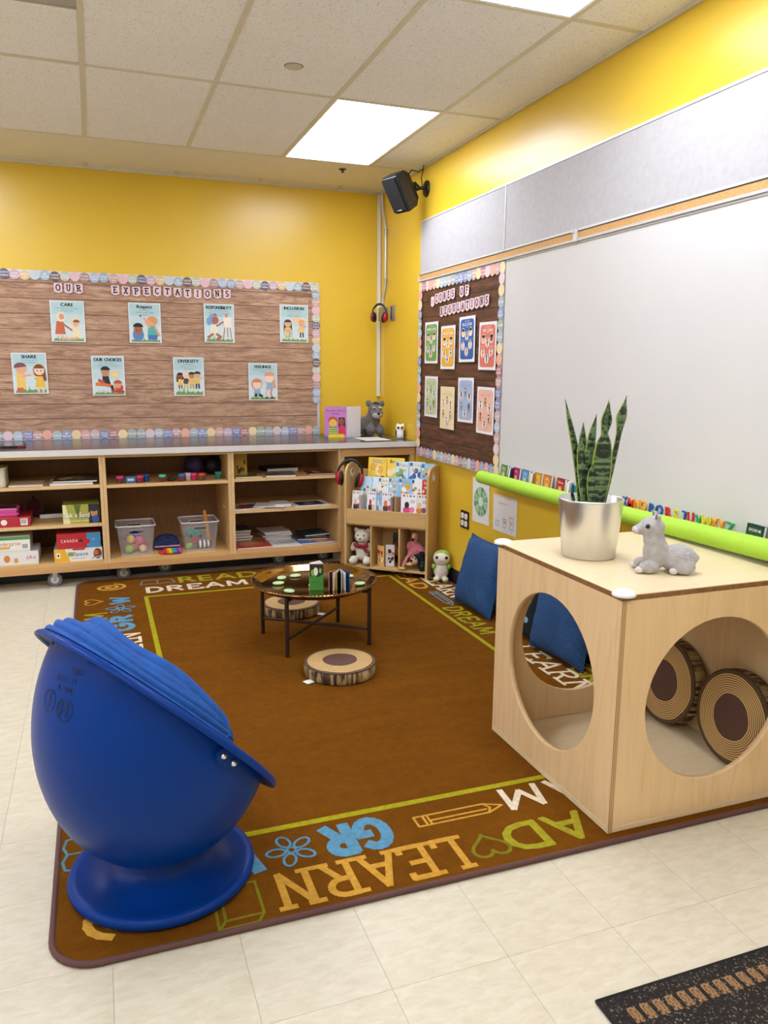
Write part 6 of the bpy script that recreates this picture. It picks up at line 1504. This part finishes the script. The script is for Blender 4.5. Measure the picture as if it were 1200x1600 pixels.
# ================================================================ ON THE PLAY CUBE
CTOP = .0125+HH+.0004
def galv():
    m, nt, b = newmat('galvanised_pot_metal'); v = coords(nt, (1,1,.3)); n = noise(nt, v, 6, 3)
    nt.links.new(ramp(nt, n, [(.3, '#D4D5D6'), (.7, '#E4E5E5')]), b.inputs['Base Color']); b.inputs['Metallic'].default_value = .92; b.inputs['Roughness'].default_value = .3; return m
GV = galv()
pt = thing('potted_plant', 'snake plant in a shiny galvanised metal pot on the play cube', 'plant', (-.602, -3.862, CTOP))
MB().lathe([(0,0),(.088,0),(.093,.004),(.1105,.198),(.113,.203),(.1115,.207),(.108,.204),(.098,.06),(0,.06)], 56).build('pot', GV, pt)
MB().lathe([(0,.178),(.06,.18),(.106,.176)], 32).build('soil', M('dark_potting_soil', '#2B1D14', .95, var=.4, vs_=120, bs_=150, bstr=.8, bd=.01), pt)
def leafmat():
    m, nt, b = newmat('banded_snake_leaf'); a = nt.nodes.new('ShaderNodeVertexColor'); a.layer_name = 'col'; s = sep(nt, a.outputs[0])
    cb_ = nt.nodes.new('ShaderNodeCombineXYZ'); nt.links.new(math_(nt,'MULTIPLY',s[0],.7), cb_.inputs[0]); nt.links.new(math_(nt,'MULTIPLY',s[1],22.0), cb_.inputs[1]); nt.links.new(math_(nt,'MULTIPLY',s[2],9.0), cb_.inputs[2])
    n = noise(nt, cb_.outputs[0], 1.0, 3, .5, .25)
    body = ramp(nt, n, [(.36, '#0E1C0D'), (.46, '#1A3017'), (.52, '#5A7248'), (.62, '#6E8658'), (.7, '#22391C')])
    nt.links.new(mix(nt, math_(nt,'GREATER_THAN',s[0],.84), body, '#8FA034'), b.inputs['Base Color']); b.inputs['Roughness'].default_value = .4; return m
LEAF = leafmat()
def leaf(bx, by, tx, ty, h, wd, face, twist=0, curve=0.0, seed=0.0, paddle=False):
    """blade from (bx,by) at soil to (tx,ty) at height h; point attribute holds (edge, length, seed)"""
    n, m_ = 30, 10; v = []; f = []; cols_ = []
    for i in range(n+1):
        t = i/n; z = .17+(h-.17)*t; x = bx+(tx-bx)*(t**1.3)+curve*math.sin(PI*t); y = by+(ty-by)*(t**1.3)
        if paddle: k = .42+.1*math.sin(PI*t)+.75*math.exp(-((t-.84)/.11)**2)
        else: k = .42+.62*math.sin(PI*min(1, t*.95+.02))**1.1
        wv = wd*k*(1 if t < .8 else max(.015, 1-((t-.8)/.2)**1.5))
        fa = face+twist*t
        for j in range(m_+1):
            u = 2*j/m_-1; c_ = .10 if paddle else .24
            v.append((x+math.cos(fa)*u*wv/2-math.sin(fa)*c_*wv*u*u, y+math.sin(fa)*u*wv/2+math.cos(fa)*c_*wv*u*u, z)); cols_.append((abs(u), t*(h-.17)/.36, seed, 1))
    for i in range(n):
        for j in range(m_):
            b = m_+1; f.append((i*b+j, i*b+j+1, (i+1)*b+j+1, (i+1)*b+j))
    mb = MB(); mb.v = [tuple(q) for q in v]; mb.f = [list(q) for q in f]; mb.c = [None]*len(f); mb.s = [True]*len(f)
    o = mb.build('leaf', LEAF, pt)
    at = o.data.color_attributes.new('col', 'FLOAT_COLOR', 'POINT'); at.data.foreach_set('color', [q for c_ in cols_ for q in c_])
    md = o.modifiers.new('thickness', 'SOLIDIFY'); md.thickness = .003; md.offset = 0
    return o
rx, ry = .94, -.345        # across the pot, and away from the room
def lf(u0, d0, u1, d1, h, wd, tw=0, cu=0, fa=0, pad=False): leaf(rx*u0+.345*d0, ry*u0+.94*d0, rx*u1+.345*d1, ry*u1+.94*d1, h, wd, -.35+fa, tw, cu, R.random(), pad)
lf(-.034, .01, -.108, .0, .545, .034, .6, .012, .3)
lf(-.028, -.02, -.052, -.01, .425, .032, -.5, 0, .5)
lf(-.02, .02, -.034, .03, .465, .034, .3)
lf(-.012, -.01, .002, .0, .495, .040, .3, -.006, .2)
lf(.016, -.045, .022, -.05, .455, .066, .05, .004)
lf(.026, .03, .050, .03, .545, .034, .4, -.004, .4, True)
lf(.03, .045, .060, .05, .535, .030, -.5, 0, .2, True)
lf(.042, .0, .104, .01, .56, .042, .5, .010, .1, True)
lf(.034, -.01, .030, .0, .40, .036, .4, .012, .6)
lf(-.004, -.04, -.014, -.045, .33, .034, .2)
lf(-.05, .03, -.062, .03, .225, .012, .2)
t = plush('plush_alpaca', 'pale grey plush alpaca lying on the play cube beside the potted plant', (-.50, -4.135, CTOP), math.radians(-118),
   [((0,.042,.047),(.047,.06,.047)), ((0,-.03,.065),(.042,.04,.06)), ((0,-.037,.108),(.037,.035,.036)), ((0,-.046,.146),(.039,.041,.036)), ((0,-.082,.138),(.021,.022,.018)),
    ((-.032,-.06,.02),(.02,.034,.02)), ((.034,-.055,.021),(.021,.032,.021)), ((-.036,.055,.026),(.018,.036,.026)), ((.036,.055,.026),(.018,.036,.026)), ((0,.095,.05),(.014,.014,.014)),
    ((-.022,-.032,.178),(.011,.008,.02),(0,-.2,0)), ((.022,-.032,.178),(.011,.008,.02),(0,.2,0))], furm('silver_fur', '#B4B0AC', .12),
   [('eye', EYE, [((-.034,-.066,.154),.0075)]), ('eye', EYE, [((.034,-.066,.154),.0075)]), ('muzzle', M('pale_lilac_plush', '#CDC2C4', .9), [((0,-.094,.136),(.018,.014,.014))]),
    ('inner_ear', M('grey_inner_ear', '#77726E', .9), [((-.0225,-.0395,.179),(.0065,.003,.014),(0,-.2,0)), ((.0225,-.0395,.179),(.0065,.003,.014),(0,.2,0))]),
    ('foot', M('pale_foot', '#D3C6C2', .9), [((-.036,-.088,.012),(.013,.014,.011))]), ('foot', M('pale_foot_b', '#D3C6C2', .9), [((.038,-.084,.012),(.013,.014,.011))]), ('foot', M('pale_foot_c', '#D3C6C2', .9), [((.04,.022,.012),(.012,.014,.011))]), ('foot', M('pale_foot_d', '#D3C6C2', .9), [((-.04,.022,.012),(.012,.014,.011))])], .0045, .003)
MB().tube([(-.006,-.1065,.131),(0,-.108,.129),(.006,-.1065,.131)], .0009, 5).build('mouth', BLK, t)
